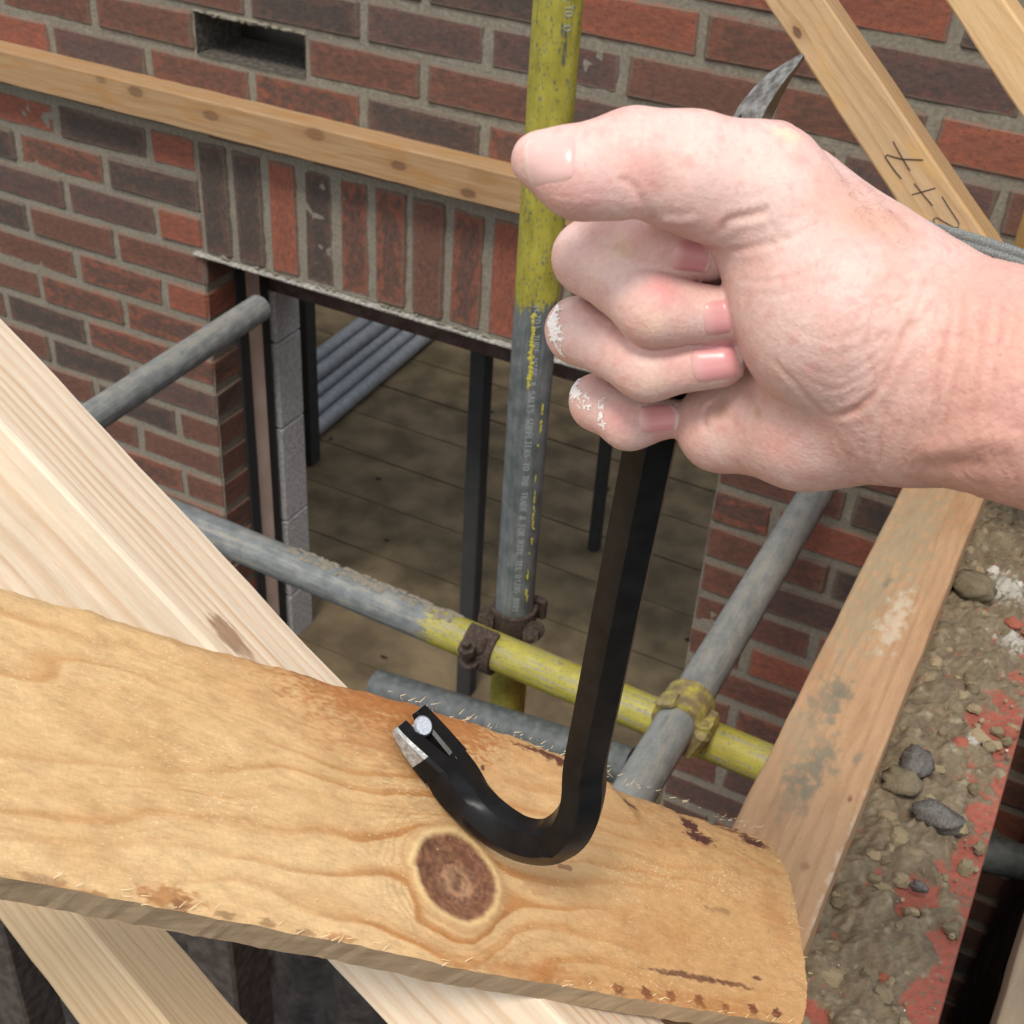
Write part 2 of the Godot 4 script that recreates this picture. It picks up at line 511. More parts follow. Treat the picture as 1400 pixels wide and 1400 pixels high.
# ---------------------------------------------------------------- ground under the scaffold, and the room behind the opening
func ground_and_room() -> void:
	var rows := []
	var ns := noise("ground", 5, 1.1, 4)
	for j in 2:
		var row := []
		for i in 2:
			row.append(Vector3(-60.0 + 120.0 * i, -2.3, -60.0 + 120.0 * j))
		rows.append(row)
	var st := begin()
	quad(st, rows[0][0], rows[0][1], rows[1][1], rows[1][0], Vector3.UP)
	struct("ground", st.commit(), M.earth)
	# a crumpled plastic sheet lying on it, coloured near black in place of shade
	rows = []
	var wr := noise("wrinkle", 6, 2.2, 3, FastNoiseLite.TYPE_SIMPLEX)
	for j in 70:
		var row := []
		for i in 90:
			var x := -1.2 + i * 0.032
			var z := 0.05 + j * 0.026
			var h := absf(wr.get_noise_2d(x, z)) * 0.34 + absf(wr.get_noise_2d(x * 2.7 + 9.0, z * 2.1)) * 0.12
			row.append(Vector3(x, -2.27 + h + 1.0 * ss(0.62, 0.05, z), z))  # drawn up the wall to darken the brick there
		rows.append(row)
	var sheet_node := part("shaded_plastic_sheet", sheet(rows, Vector3.UP), M.plastic, self)
	tag(sheet_node, "crumpled plastic sheet on the ground far below the planks, its dark colour standing for shade", "plastic sheet")
	for e in [[Vector3(0.43518, -1.20270, 0.61103), 0.11, "dark weathered post far below, seen under the plank's lower edge"], [Vector3(-0.14112, -1.51820, 0.65503), 0.10, "dark weathered post far below, in the bottom left corner"]]:
		var old := thing("post", e[2], "post", Vector3(e[0].x, -2.3, e[0].z))
		part("shaft", box_mesh(Vector3(e[1], 1.6, e[1]), 0.006), M.old_wood, old, Vector3(0, 0.8, 0))
	# the room
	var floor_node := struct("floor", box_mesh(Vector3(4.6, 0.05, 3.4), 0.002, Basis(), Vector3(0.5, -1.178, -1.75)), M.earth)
	var fm := []
	for k in 4:
		fm.append(mat(noise_tex(520 + k, 0.012, lin(0.080, 0.057, 0.029), lin(0.160, 0.116, 0.062), 512, 6, lin(0.118, 0.086, 0.045)), 0.92, bump_tex(510, 0.05, 4.0), 0.3, 0.9 + 0.07 * k))
	var edges := [0.0, -0.23, -0.43, -0.62, -0.83, -1.03, -1.23, -1.42, -1.63, -1.84, -2.05, -2.26, -2.48, -2.7, -2.9, -3.12, -3.34]
	for k in edges.size() - 1:
		var z0: float = edges[k] - 0.0022
		var z1: float = edges[k + 1] + 0.0022
		var cut := rng.randf_range(1.2, 1.7) if k % 2 == 0 else rng.randf_range(-1.2, -0.9)
		for e in [[-1.75, cut - 0.003], [cut + 0.003, 2.75]]:
			var m := box_mesh(Vector3(e[1] - e[0], 0.03, z0 - z1), 0.003, Basis(Vector3.RIGHT, Vector3(0, 0, -1), Vector3.UP) if false else Basis())
			var st2 := begin()
			cbox(st2, Vector3.ZERO, Basis(Vector3(1, 0, 0), Vector3(0, 0, -1), Vector3(0, 1, 0)), Vector3((e[1] - e[0]) * 0.5, (z0 - z1) * 0.5, 0.016), 0.0015, 0.001)
			var o := part("floor_board", st2.commit(), fm[(k * 3 + (1 if e[0] > -1.0 else 0)) % 4], floor_node, Vector3((e[0] + e[1]) * 0.5, -1.136 + rng.randf_range(-0.002, 0.002), (z0 + z1) * 0.5))
			o.rotation = Vector3(rng.randf_range(-0.006, 0.006), 0, 0)
	# shreds, chips and drips lying on the boards
	var cs := begin()
	for k in 14:
		lump(cs, Vector3(rng.randf_range(-0.6, 1.0), -1.118, rng.randf_range(-2.2, -0.15)), Vector3(rng.randf_range(0.004, 0.015), 0.003, rng.randf_range(0.003, 0.010)), 900 + k, 4, 6)
	var chips := part("debris", cs.commit(), M.earth, self, Vector3.ZERO, "stuff")
	chips.set_meta("label", "small dark crumbs scattered over the boarded floor indoors")
	chips.set_meta("category", "debris")
	struct("room_wall", box_mesh(Vector3(4.6, 3.0, 0.1), 0.002, Basis(), Vector3(0.5, 0.2, -3.45)), M.room)
	struct("room_wall", box_mesh(Vector3(0.1, 3.0, 3.2), 0.002, Basis(), Vector3(-1.8, 0.2, -1.85)), M.room)
	struct("room_wall", box_mesh(Vector3(0.1, 3.0, 3.2), 0.002, Basis(), Vector3(2.8, 0.2, -1.85)), M.room)
	struct("room_wall", box_mesh(Vector3(1.4, 1.14, 0.095), 0.002, Basis(), Vector3(-1.0, -0.58, -0.252)), M.room)
	struct("room_wall", box_mesh(Vector3(1.7, 1.14, 0.095), 0.002, Basis(), Vector3(1.93, -0.58, -0.252)), M.room)
	struct("room_wall", box_mesh(Vector3(4.5, 1.75, 0.09), 0.002, Basis(), Vector3(0.5, 0.88, -0.255)), M.room)

# low wall added beyond the ledge to keep the slot between them dark
func added_slot_wall() -> void:
	var o := thing("added_low_wall", "added low wall that shades the slot to the right of the red ledge", "low wall", Vector3(2.2, -2.3, 1.0))
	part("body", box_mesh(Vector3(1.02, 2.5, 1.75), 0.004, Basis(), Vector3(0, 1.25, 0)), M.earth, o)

# ---------------------------------------------------------------- brickwork
func brick_tex(k: int) -> ImageTexture:
	var pal := [
		[lin(0.255, 0.080, 0.045), lin(0.17, 0.064, 0.042), 0.5], [lin(0.165, 0.066, 0.042), lin(0.095, 0.050, 0.036), 0.6], [lin(0.098, 0.057, 0.043), lin(0.060, 0.045, 0.037), 0.9],
		[lin(0.20, 0.072, 0.043), lin(0.088, 0.052, 0.039), 0.8], [lin(0.150, 0.064, 0.042), lin(0.105, 0.054, 0.040), 0.5], [lin(0.120, 0.062, 0.048), lin(0.078, 0.053, 0.045), 0.7]]
	var p = pal[k % 6]
	var w := 220
	var h := 68
	var im := Image.create(w, h, false, Image.FORMAT_RGB8)
	var a := noise("bka", 60, 1.0, 3)
	var f := noise("bkf", 61, 1.0, 3)
	var cell := noise("bkc", 62, 1.0, 1, FastNoiseLite.TYPE_CELLULAR)
	var o := k * 17.0
	for j in h:
		for i in w:
			var x := i / 68.0
			var y := j / 68.0
			var edge := minf(minf(x, w / 68.0 - x) * 2.4, minf(y, 1.0 - y) * 3.4)
			var body := ss(0.1, 0.9, edge + a.get_noise_2d(x * 1.6 + o, y * 2.2) * 1.3)
			var m := clampf(body * p[2] + a.get_noise_2d(x * 2.5 - o, y * 4.0 + 30.0) * 0.55, 0.0, 1.0)
			var c: Color = p[0].srgb_to_linear().lerp(p[1].srgb_to_linear(), m)
			var g := f.get_noise_2d(x * 16.0 + o, y * 20.0) * 0.14 + f.get_noise_2d(x * 50.0, y * 60.0 + o) * 0.10 + a.get_noise_2d(x * 4.0 + o, y * 6.0) * 0.24
			c = c * (1.0 + g)
			var pit := cell.get_noise_2d(x * 5.0 + o * 3.0, y * 5.5)
			if pit < -0.93 and f.get_noise_2d(x * 3.0 + o, y * 3.0 + 8.0) > 0.0:
				c = c * 0.25
			var speck := f.get_noise_2d(x * 38.0 - o, y * 38.0 + 60.0) + a.get_noise_2d(x * 2.0 + 70.0, y * 2.0 + o) * 0.5
			c = c.lerp(Color(0.24, 0.21, 0.175), ss(0.62, 0.85, speck) * 0.7)
			c = c.lerp(Color(0.14, 0.115, 0.085), (1.0 - ss(0.02, 0.16, edge + f.get_noise_2d(x * 9.0 + o, y * 9.0) * 0.14 + a.get_noise_2d(x * 1.7 + o * 2.0, y * 1.4) * 0.16)) * 0.7)
			im.set_pixel(i, j, Color(maxf(c.r, 0.0), maxf(c.g, 0.0), maxf(c.b, 0.0)).linear_to_srgb())
	return ImageTexture.create_from_image(im)

var brick_meshes := {}
var brick_mats := []

func brick_mesh(length: float) -> ArrayMesh:
	var key := int(round(length * 1000.0)) * 10 + rng.randi_range(0, 2)
	if not brick_meshes.has(key):
		var st := begin()
		var u := minf(1.0, length / 0.215)
		var u0 := rng.randf_range(0.0, 1.0 - u)
		cbox(st, Vector3.ZERO, Basis(), Vector3(length * 0.5, 0.0325, 0.051), 0.0055, 0.0018, u0, u0 + u)
		brick_meshes[key] = st.commit()
	return brick_meshes[key]

var far_bricks: SurfaceTool

func lay(wall: Node3D, x0: float, x1: float, y: float, seen: bool, kind := -1, standing := false) -> void:
	var k := kind if kind >= 0 else rng.randi_range(0, brick_mats.size() - 1)
	var c := Vector3((x0 + x1) * 0.5, y, -0.051 + rng.randf_range(-0.0015, 0.0015))
	var turn := Basis(Vector3.FORWARD, (PI if rng.randf() < 0.5 else 0.0) + rng.randf_range(-0.005, 0.005)) * Basis(Vector3.UP, rng.randf_range(-0.006, 0.006))
	if standing:
		turn = Basis(Vector3.FORWARD, PI * 0.5 + rng.randf_range(-0.008, 0.008))
		var o := part("brick", brick_mesh(0.215), brick_mats[k], wall, c)
		o.basis = turn
	elif seen:
		var o := part("brick", brick_mesh(x1 - x0), brick_mats[k], wall, c)
		o.basis = turn
	else:
		far_bricks.append_from(brick_mesh(x1 - x0), 0, Transform3D(turn, c))

func mortar_sheet(x0: float, x1: float, y0: float, y1: float, cell := 0.011) -> ArrayMesh:
	var ns := noise("mort", 70, 16.0, 3)
	var n2 := noise("mort2", 71, 70.0, 2)
	var rows := []
	var nx := int((x1 - x0) / cell)
	var ny := int((y1 - y0) / cell)
	for j in ny + 1:
		var row := []
		for i in nx + 1:
			var x := lerpf(x0, x1, float(i) / nx)
			var y := lerpf(y0, y1, float(j) / ny)
			row.append(Vector3(x, y, -0.0034 + ns.get_noise_2d(x, y) * 0.0020 + n2.get_noise_2d(x, y) * 0.0011))
		rows.append(row)
	return sheet(rows, Vector3(0, 0, 1))

func brick_walls() -> void:
	var bn := bump_tex(63, 0.045, 5.0, 256, 4)
	for k in 18:
		brick_mats.append(mat(brick_tex(k), 0.88, bn, 0.3))
	far_bricks = begin()
	var wall := thing("brick_wall", "red and brown brick wall with an opening under a soldier course", "brick wall", Vector3(0, 0, 0))
	var w := 1.055
	for j in range(-30, 3):       # beside the opening
		var y := j * 0.075 + 0.0375
		var seen := j >= -15
		# left: counts outward from the corner at x = 0
		var x := 0.0
		if absi(j) % 2 == 0:
			lay(wall, -0.1025, 0.0, y, seen, [0, 4, 0, 1, 3][absi(j) % 5])
			x = -0.1125
		while x > -1.7:
			lay(wall, x - 0.215, x, y, seen and x > -0.6)
			x -= 0.225
		x = w
		if absi(j) % 2 == 1:
			lay(wall, w, w + 0.1025, y, seen)
			x = w + 0.1125
		while x < 2.8:
			lay(wall, x, x + 0.215, y, seen and x < 1.75)
			x += 0.225
		if j < -15:               # below the floor of the room
			x = 0.01
			while x < w - 0.15:
				lay(wall, x, x + 0.21, y, false)
				x += 0.22
	# soldier course over the opening: dark, dark, red and so on, as laid
	var kinds := [2, 8, 0, 14, 3, 9, 4, 15, 6, 7, 3, 5, 9, 1]
	for i in 14:
		lay(wall, 0.0375 + i * 0.0753 - 0.01, 0.0375 + i * 0.0753 + 0.01, 0.1125, true, kinds[i], true)
	for j in range(3, 22):
		var y := j * 0.075 + 0.0375
		var x: float = (0.0285 if j % 2 == 1 else 0.141) - 0.225 * 8
		while x < 2.7:
			var seen := j <= 9 and x > (-0.7 if j < 6 else 0.1) and x < 1.75
			if not (j == 5 and x > 0.0 and x < 0.1):       # one brick is left out
				lay(wall, x, x + 0.215, y, seen)
			x += 0.225
	part("brick", far_bricks.commit(), brick_mats[4], wall, Vector3.ZERO, "stuff")
	part("mortar", mortar_sheet(-0.8, -0.001, -1.2, 0.226), M.mortar, wall)
	part("mortar", mortar_sheet(1.056, 1.95, -1.2, 0.226), M.mortar, wall)
	part("mortar", mortar_sheet(0.0, 1.056, 0.002, 0.226), M.mortar, wall)
	part("mortar", mortar_sheet(-0.8, 1.95, 0.226, 0.3755), M.mortar, wall)
	part("mortar", mortar_sheet(-0.8, 0.0235, 0.3755, 0.4495), M.mortar, wall)
	part("mortar", mortar_sheet(0.2485, 1.95, 0.3755, 0.4495), M.mortar, wall)
	part("mortar", mortar_sheet(-0.8, 1.95, 0.4495, 0.78), M.mortar, wall)
	var st := begin()
	for e in [[-1.75, -0.8, -2.3, 1.7], [1.95, 2.8, -2.3, 1.7], [-0.8, 1.95, 0.78, 1.7], [-0.8, 1.95, -2.3, -1.2]]:
		quad(st, Vector3(e[0], e[2], -0.006), Vector3(e[1], e[2], -0.006), Vector3(e[1], e[3], -0.006), Vector3(e[0], e[3], -0.006), Vector3(0, 0, 1))
	part("mortar", st.commit(), M.mortar, wall)
	# the joints on the side of the opening
	var rows := []
	var ns := noise("mort", 70, 16.0, 3)
	for j in 100:
		var row := []
		for i in 10:
			var y := -1.2 + j * 0.01212
			row.append(Vector3(-0.004 + ns.get_noise_2d(y, i * 0.011) * 0.003, y, -0.1 + i * 0.011))
		rows.append(row)
	part("mortar", sheet(rows, Vector3.RIGHT), M.mortar, wall)
	# the pocket where the brick is missing
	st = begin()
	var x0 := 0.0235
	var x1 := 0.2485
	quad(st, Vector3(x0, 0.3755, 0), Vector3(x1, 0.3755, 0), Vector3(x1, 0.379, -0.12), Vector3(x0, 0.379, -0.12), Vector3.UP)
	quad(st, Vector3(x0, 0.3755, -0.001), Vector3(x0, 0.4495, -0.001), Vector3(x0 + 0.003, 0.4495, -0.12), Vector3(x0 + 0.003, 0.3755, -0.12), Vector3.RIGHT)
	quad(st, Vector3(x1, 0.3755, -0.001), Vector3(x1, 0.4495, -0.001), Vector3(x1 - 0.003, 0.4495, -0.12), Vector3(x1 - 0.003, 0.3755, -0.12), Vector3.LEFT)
	part("mortar", st.commit(), M.shaded_mortar, wall)
	st = begin()
	for k in 14:
		lump(st, Vector3(lerpf(0.03, 0.245, (k + rng.randf()) / 14.0), 0.4475, -0.006), Vector3(rng.randf_range(0.008, 0.018), rng.randf_range(0.002, 0.006), 0.008), 360 + k)
	part("mortar", st.commit(), M.mortar, wall)

# ---------------------------------------------------------------- what lines the opening
func opening() -> void:
	var lintel := thing("steel_lintel", "pale steel lintel edge under the upright bricks, crusted with mortar", "lintel", Vector3(0.53, 0, -0.05))
	part("flange", box_mesh(Vector3(1.1, 0.0055, 0.108), 0.001, Basis(), Vector3(0.0, -0.0025, 0.004)), M.flange, lintel)
	var st := begin()
	for k in 30:
		lump(st, Vector3(rng.randf_range(-0.50, 0.52), 0.004 + rng.randf_range(0, 0.004), 0.055), Vector3(rng.randf_range(0.003, 0.012), rng.randf_range(0.001, 0.0035), 0.003), 330 + k, 4, 6)
	part("mortar", st.commit(), M.mortar, lintel, Vector3.ZERO, "stuff")
	var beam := part("beam", box_mesh(Vector3(1.5, 0.155, 0.1), 0.003, Basis(), Vector3(0.55, -0.0835, -0.255)), M.steel_dark, self)
	tag(beam, "dark rusty beam just behind the pale lintel edge", "beam")
	var dpc := part("damp_proof_strip", box_mesh(Vector3(0.006, 1.12, 0.031), 0.001, Basis(), Vector3(0.002, -0.567, -0.0985)), M.black, self)
	tag(dpc, "black plastic strip between the brick corner and the pink board", "plastic strip")
	var ins := part("insulation_board", box_mesh(Vector3(0.28, 1.12, 0.05), 0.001, Basis(), Vector3(-0.141, -0.567, -0.1405)), M.pink, self)
	tag(ins, "pinkish board standing upright in the cavity of the wall", "board")
	var gap := part("cavity_strip", box_mesh(Vector3(0.28, 1.12, 0.035), 0.001, Basis(), Vector3(-0.149, -0.567, -0.185)), M.black, self)
	tag(gap, "black strip between the pink board and grey blocks", "plastic strip")
	var blocks := thing("block_wall", "edge of the pale grey block wall beside the opening", "block wall", Vector3(-0.15, -1.12, -0.25))
	var y := -1.12
	var joints := [-0.75401, -0.49996, -0.28513]
	var ys := [-1.125, joints[0] - 0.225 * 1.0, joints[0], joints[1], joints[2], -0.002]
	for k in ys.size() - 1:
		var h: float = ys[k + 1] - ys[k] - 0.005
		if h > 0.02:
			part("block", box_mesh(Vector3(0.3, h, 0.086), 0.002), M.block, blocks, Vector3(0.001, (ys[k] + ys[k + 1]) * 0.5 + 1.12, -0.003))
	part("mortar", box_mesh(Vector3(0.28, 1.12, 0.08), 0.001), M.steel_dark, blocks, Vector3(0.0, 0.558, -0.002))
	# posts that stand in the room
	var spots := [[Vector3(0.46274, -1.12000, -0.27235), 0.037, -0.16, "dark square post in the middle of the opening"], [Vector3(0.48799, -1.12000, -0.96425), 0.03, 1.69, "thin dark post on the floor behind the crowbar and little finger"], [Vector3(-0.43640, -1.12000, -0.91171), 0.05, 1.69, "dark post beside the grey tubes at the left jamb"]]
	for s in spots:
		var t := thing("post", s[3], "post", s[0], "dark posts inside the room")
		var top: float = s[2] - s[0].y
		part("shaft", box_mesh(Vector3(s[1], top, s[1]), 0.003), M.dark_post, t, Vector3(0, top * 0.5, 0))
	# tubes stacked on the floor
	var lay_at := [-0.4686, -0.531, -0.594, -0.657, -0.72, -0.62, -0.68]
	var lab := ["nearest to the bare floor", "second from the bare floor", "third from the bare floor", "fourth from the bare floor", "farthest from the bare floor", "on top of the others, the right one", "on top of the others, the left one"]
	for k in 7:
		var up := 0.0 if k < 5 else 0.042
		var yy := -1.0945 + up
		var a := Vector3(lay_at[k] - 0.0, yy, -0.3 - 0.05 * (k % 3))
		var b := Vector3(lay_at[k] - 0.12 + 0.004 * k, yy, -3.2)
		var t := thing("scaffold_tube", "grey scaffold tube lying indoors, " + lab[k], "scaffold tube", a, "tubes stacked on the floor")
		part("tube", tube_mesh(Vector3.ZERO, b - a, 0.0242, Vector3.UP), M.galv_bright, t)

# ---------------------------------------------------------------- scaffold
# paint over galvanised steel: yellow where the bands say, worn through in flecks. bands: Vector3(from, to, strength) along the tube, 0..1
func paint_tex(sd: int, bands: Array, length: float, wear := 0.0, cake := 0.0, soft := 22.0, tone := 1.0) -> ImageTexture:
	var w := 128
	var h := 1100
	var im := Image.create(w, h, false, Image.FORMAT_RGB8)
	var a := noise("pa%d" % sd, sd, 1.0, 4)
	var f := noise("pf%d" % sd, sd + 3, 1.0, 2)
	for j in h:
		var v := (j + 0.5) / h
		var L := v * length
		for i in w:
			var t := TAU * i / w
			var x := cos(t) * 0.024
			var y := sin(t) * 0.024
			var big := a.get_noise_3d(x * 45.0, y * 45.0, L * 30.0)
			var streak := a.get_noise_3d(x * 190.0, y * 190.0, L * 9.0)
			var fine := f.get_noise_3d(x * 420.0, y * 420.0, L * 260.0)
			var z := Color(0.085, 0.10, 0.098).lerp(Color(0.20, 0.215, 0.215), clampf(0.40 + big * 0.7 + streak * 0.4, 0.0, 1.0))
			z = z.lerp(Color(0.17, 0.168, 0.158), tone - 1.0) * tone * (1.0 + fine * 0.25)
			var cover := -1.0
			for b in bands:
				var e: float = minf(v - b.x, b.y - v) * length
				cover = maxf(cover, clampf(e * soft, -1.0, 0.75) * b.z)
			var p := cover + big * 0.25 + streak * 0.42 + fine * 0.12 - wear
			var on := ss(0.02, 0.10, p)
			var yel := Color(0.34, 0.30, 0.042) * (1.0 + big * 0.25 + fine * 0.12)
			var fleck := f.get_noise_3d(x * 300.0 + 50.0, y * 300.0, L * 210.0)
			on *= 1.0 - ss(0.40, 0.52, fleck + streak * 0.4) * 0.9
			var c := z.lerp(yel, on)
			if on > 0.05 and on < 0.7:
				c = c * 0.8
			if cake > 0.0:
				var k := ss(0.0, 0.6, cake * (cos(t) * 0.8) + streak * 0.9 + big * 0.3 - 0.1)
				c = c.lerp(Color(0.25, 0.23, 0.185) * (1.0 + fine * 0.3), k * 0.8)
			im.set_pixel(i, j, Color(maxf(c.r, 0.0), maxf(c.g, 0.0), maxf(c.b, 0.0)).linear_to_srgb())
	return ImageTexture.create_from_image(im)

func scaffold() -> void:
	var tb := bump_tex(90, 0.05, 2.0)
	var r := 0.02415
	# the standard
	var lo := Vector3(0.987, -1.2, 0.62)
	var hi := Vector3(0.9855, 1.25, 0.62)
	var vy := func(y: float) -> float: return (y + 1.2) / 2.45
	var pole := thing("scaffold_tube", "upright scaffold tube, yellow paint worn to grey metal, stamped with lettering", "scaffold tube", lo)
	var to_cam := Vector3(1.52721, 1.04897, 1.79257) - Vector3(0.986, 0.4, 0.62)
	to_cam.y = 0.0
	var px := mat(paint_tex(91, [Vector3(vy.call(0.425), vy.call(0.70), 1.0), Vector3(vy.call(-0.6), vy.call(-0.095), 1.0), Vector3(vy.call(0.66), vy.call(1.1), 0.42)], 2.45, 0.0), 0.55, tb, 0.4, 0.0, 0.15)
	px.albedo_texture = px.albedo_texture
	part("tube", tube_mesh(Vector3.ZERO, hi - lo, r, to_cam, 0.82, 36), px, pole)
	# lettering stamped up the tube, facing out along the radius
	var side := to_cam.normalized().rotated(Vector3.UP, 0.22)
	var font := SystemFont.new()
	font.font_names = PackedStringArray(["Droid Sans Mono"])
	var pale := mat(lin(0.30, 0.33, 0.33), 0.6)
	for w in [["OOO LTD O", 0.0078, 0.772, 0.55], ["(LTD) TUBE HIRE & SALES SUPPLIERS TO THE TRADE & FOR HIRE TEL 01285 8101", 0.0074, 0.432, 0.20]]:
		var tm := TextMesh.new()
		tm.text = w[0]
		tm.font = font
		tm.font_size = 16
		tm.pixel_size = w[1] / 12.0
		tm.depth = 0.0006
		tm.horizontal_alignment = HORIZONTAL_ALIGNMENT_LEFT
		var dir := to_cam.normalized().rotated(Vector3.UP, w[3] - 0.12)
		var o := part("lettering", tm, pale, pole)
		var down := Vector3(0, -1, 0)
		o.basis = Basis(down, dir.cross(down).normalized(), dir)
		o.position = Vector3(-0.0008, w[2] + 1.2, 0) + dir * (r - 0.0001)
	# yellow dribbles beside the lettering
	var dr := begin()
	for k in 26:
		var d2 := to_cam.normalized().rotated(Vector3.UP, -0.12 + rng.randf_range(-0.05, 0.05))
		var y: float = 0.42 - k * 0.0036 - rng.randf_range(0, 0.002)
		lump(dr, Vector3(0, y + 1.2, 0) + d2 * (r - 0.0002), Vector3(rng.randf_range(0.0015, 0.0042), rng.randf_range(0.0015, 0.003), 0.0009), 700 + k, 4, 6)
	for k in 60:
		var d3 := to_cam.normalized().rotated(Vector3.UP, 0.62 + 0.05 * sin(k * 0.21) + rng.randf_range(-0.05, 0.05))
		var y2: float = 0.33 - k * 0.0052
		if rng.randf() < 0.75 and noise("drip", 44, 0.21, 1).get_noise_1d(k) > -0.1:
			lump(dr, Vector3(0, y2 + 1.2, 0) + d3 * (r - 0.0003), Vector3(rng.randf_range(0.0005, 0.0018), rng.randf_range(0.0012, 0.005), 0.0007), 740 + k, 4, 6)
	var yp := mat(lin(0.42, 0.37, 0.05), 0.6)
	part("paint_drip", dr.commit(), yp, pole)

	# the ledger
	var a := Vector3(-0.18280, 0.00284, 0.68000)
	var b := Vector3(1.44673, -0.04617, 0.68000)
	var led := thing("scaffold_tube", "level scaffold tube, grey and mortar caked at left, bright yellow at right", "scaffold tube", a)
	var ul := a.distance_to(b)
	var at_x := func(x: float) -> float: return (x - a.x) / (b.x - a.x)
	part("tube", tube_mesh(Vector3.ZERO, b - a, r, Vector3(0.0, 1.0, 0.45), 0.82, 36), mat(paint_tex(92, [Vector3(at_x.call(0.905), 1.4, 1.3)], ul, -0.1, 0.25, 9.0, 1.15), 0.6, tb, 0.4, 0.0, 0.05), led)
	var cr := begin()
	for k in 120:
		var x := rng.randf_range(0.68, 0.935)
		var p := a.lerp(b, at_x.call(x)) - a
		var q := rng.randf_range(-0.8, 0.25)
		lump(cr, p + Vector3(0, cos(q) * r, sin(q) * r), Vector3(rng.randf_range(0.003, 0.009), rng.randf_range(0.0008, 0.002), rng.randf_range(0.002, 0.005)), 500 + k, 4, 6)
	part("mortar", cr.commit(), M.mortar, led, Vector3.ZERO, "stuff")

	# the two that run to the wall
	var pl := thing("scaffold_tube", "weathered grey scaffold tube ending at the brick corner, left of the opening", "scaffold tube", Vector3(0.222, 0.0, 0.125))
	part("tube", tube_mesh(Vector3.ZERO, Vector3(0.03, 0.002, 0.95), r, Vector3.UP, 0.82, 32), mat(paint_tex(93, [Vector3(-0.5, -0.1, 1.0)], 0.95, 0.3, 0.4, 22.0, 1.3), 0.75, tb, 0.5, 0.0, 0.05), pl)
	var pr := thing("scaffold_tube", "weathered grey scaffold tube under the wrist, crossing over the yellow one", "scaffold tube", Vector3(1.2475, 0.0, 0.06))
	part("tube", tube_mesh(Vector3.ZERO, Vector3(-0.002, 0.0, 1.05), r, Vector3.UP, 0.82, 32), mat(paint_tex(94, [Vector3(-0.5, -0.1, 1.0)], 1.05, 0.3, 0.35, 22.0, 1.4), 0.75, tb, 0.5, 0.0, 0.05), pr)
	# the one below, half hidden by the plank
	var la := Vector3(0.85682, -0.10770, 0.74500)
	var lb := Vector3(1.33222, -0.05096, 0.74500)
	lb = la + (lb - la) * 0.74
	var lt := thing("scaffold_tube", "plain grey scaffold tube with an open end, just behind the plank's top edge", "scaffold tube", la)
	part("tube", tube_mesh(Vector3.ZERO, lb - la, r, Vector3(0, 1, 0.5), 0.82, 32), M.galv, lt)
	var ba := Vector3(-0.47067, -2.16323, 0.63590)
	var bb := Vector3(-0.30975, -1.94531, 0.39072)
	var bt := thing("scaffold_tube", "grey tube far below, in the bottom left corner", "scaffold tube", ba)
	part("tube", tube_mesh(Vector3.ZERO, (bb - ba) * 1.4, r, Vector3.UP), M.galv, bt)
	var ra := Vector3(1.61962, -0.29760, 0.43021)
	var rb := Vector3(1.74544, -0.31188, 0.38194)
	var rt := thing("scaffold_tube", "short stretch of grey tube beyond the red ledge's right edge", "scaffold tube", ra + (ra - rb) * 0.8)
	part("tube", tube_mesh(Vector3.ZERO, (rb - ra) * 4.0, r, Vector3.UP), M.galv, rt)

	# the rusty coupler that ties standard and ledger
	var lc := a.lerp(b, at_x.call(0.985))
	var cp := thing("scaffold_coupler", "rusty brown scaffold coupler joining the upright tube to the yellow one", "scaffold coupler", Vector3(0.986, lc.y + 0.02, 0.65))
	var pc := Vector3(0.986, lc.y + 0.014, 0.62) - cp.position
	var ld := (b - a).normalized()
	var l2 := lc + ld * -0.008 - cp.position
	var st := begin()
	strap_ring(st, pc, Vector3.UP, Vector3(0, 0, 1), r + 0.0005, r + 0.0060, 0.030, -2.2, 2.2)
	cbox(st, pc + Vector3(0.012, 0.0, -0.030), Basis(), Vector3(0.02, 0.016, 0.006), 0.003)
	part("band", st.commit(), M.rust, cp)
	st = begin()
	strap_ring(st, l2, ld, Vector3(0, 0.5, 1), r + 0.0005, r + 0.007, 0.040, -1.1, 2.5)
	cbox(st, l2 + Vector3(-0.002, 0.020, 0.022), Basis(Vector3.RIGHT, -0.7), Vector3(0.014, 0.012, 0.008), 0.004, 0.001)
	part("flap", st.commit(), M.rust, cp)
	for e in [[l2 + Vector3(-0.004, -0.012, 0.030), Vector3(0.001, 0.052, 0.016), 0.0055], [pc + Vector3(0.036, -0.004, 0.004), Vector3(0.006, 0.012, 0.034), 0.005], [pc + Vector3(-0.030, -0.004, 0.010), Vector3(0.010, 0.010, 0.030), 0.005]]:
		st = begin()
		cyl(st, e[0], e[0] + e[1], e[2], e[2], 12)
		cyl(st, e[0] + e[1] * 0.62, e[0] + e[1] * 0.62 + e[1].normalized() * 0.010, 0.0115, 0.0115, 6)
		cyl(st, e[0] + e[1] * 0.18, e[0] + e[1] * 0.18 + e[1].normalized() * 0.004, 0.0125, 0.0125, 12)
		part("bolt", st.commit(), M.rust, cp)
	# the yellow coupler on the right hand cross tube
	var rc := Vector3(1.2468, 0.0, 0.70)
	var cy := thing("scaffold_coupler", "yellow splashed coupler wrapped over the right grey tube above the yellow one", "scaffold coupler", rc)
	var ymat := mat(noise_tex(95, 0.03, lin(0.16, 0.12, 0.06), lin(0.40, 0.35, 0.05), 256, 4, lin(0.24, 0.19, 0.08)), 0.7, bump_tex(96, 0.04, 3.0), 0.2, 7.0)
	st = begin()
	strap_ring(st, Vector3(0, 0, -0.006), Vector3(0, 0, 1), Vector3.UP, r + 0.0005, r + 0.0068, 0.046, -2.5, 2.5)
	part("band", st.commit(), ymat, cy)
	st = begin()
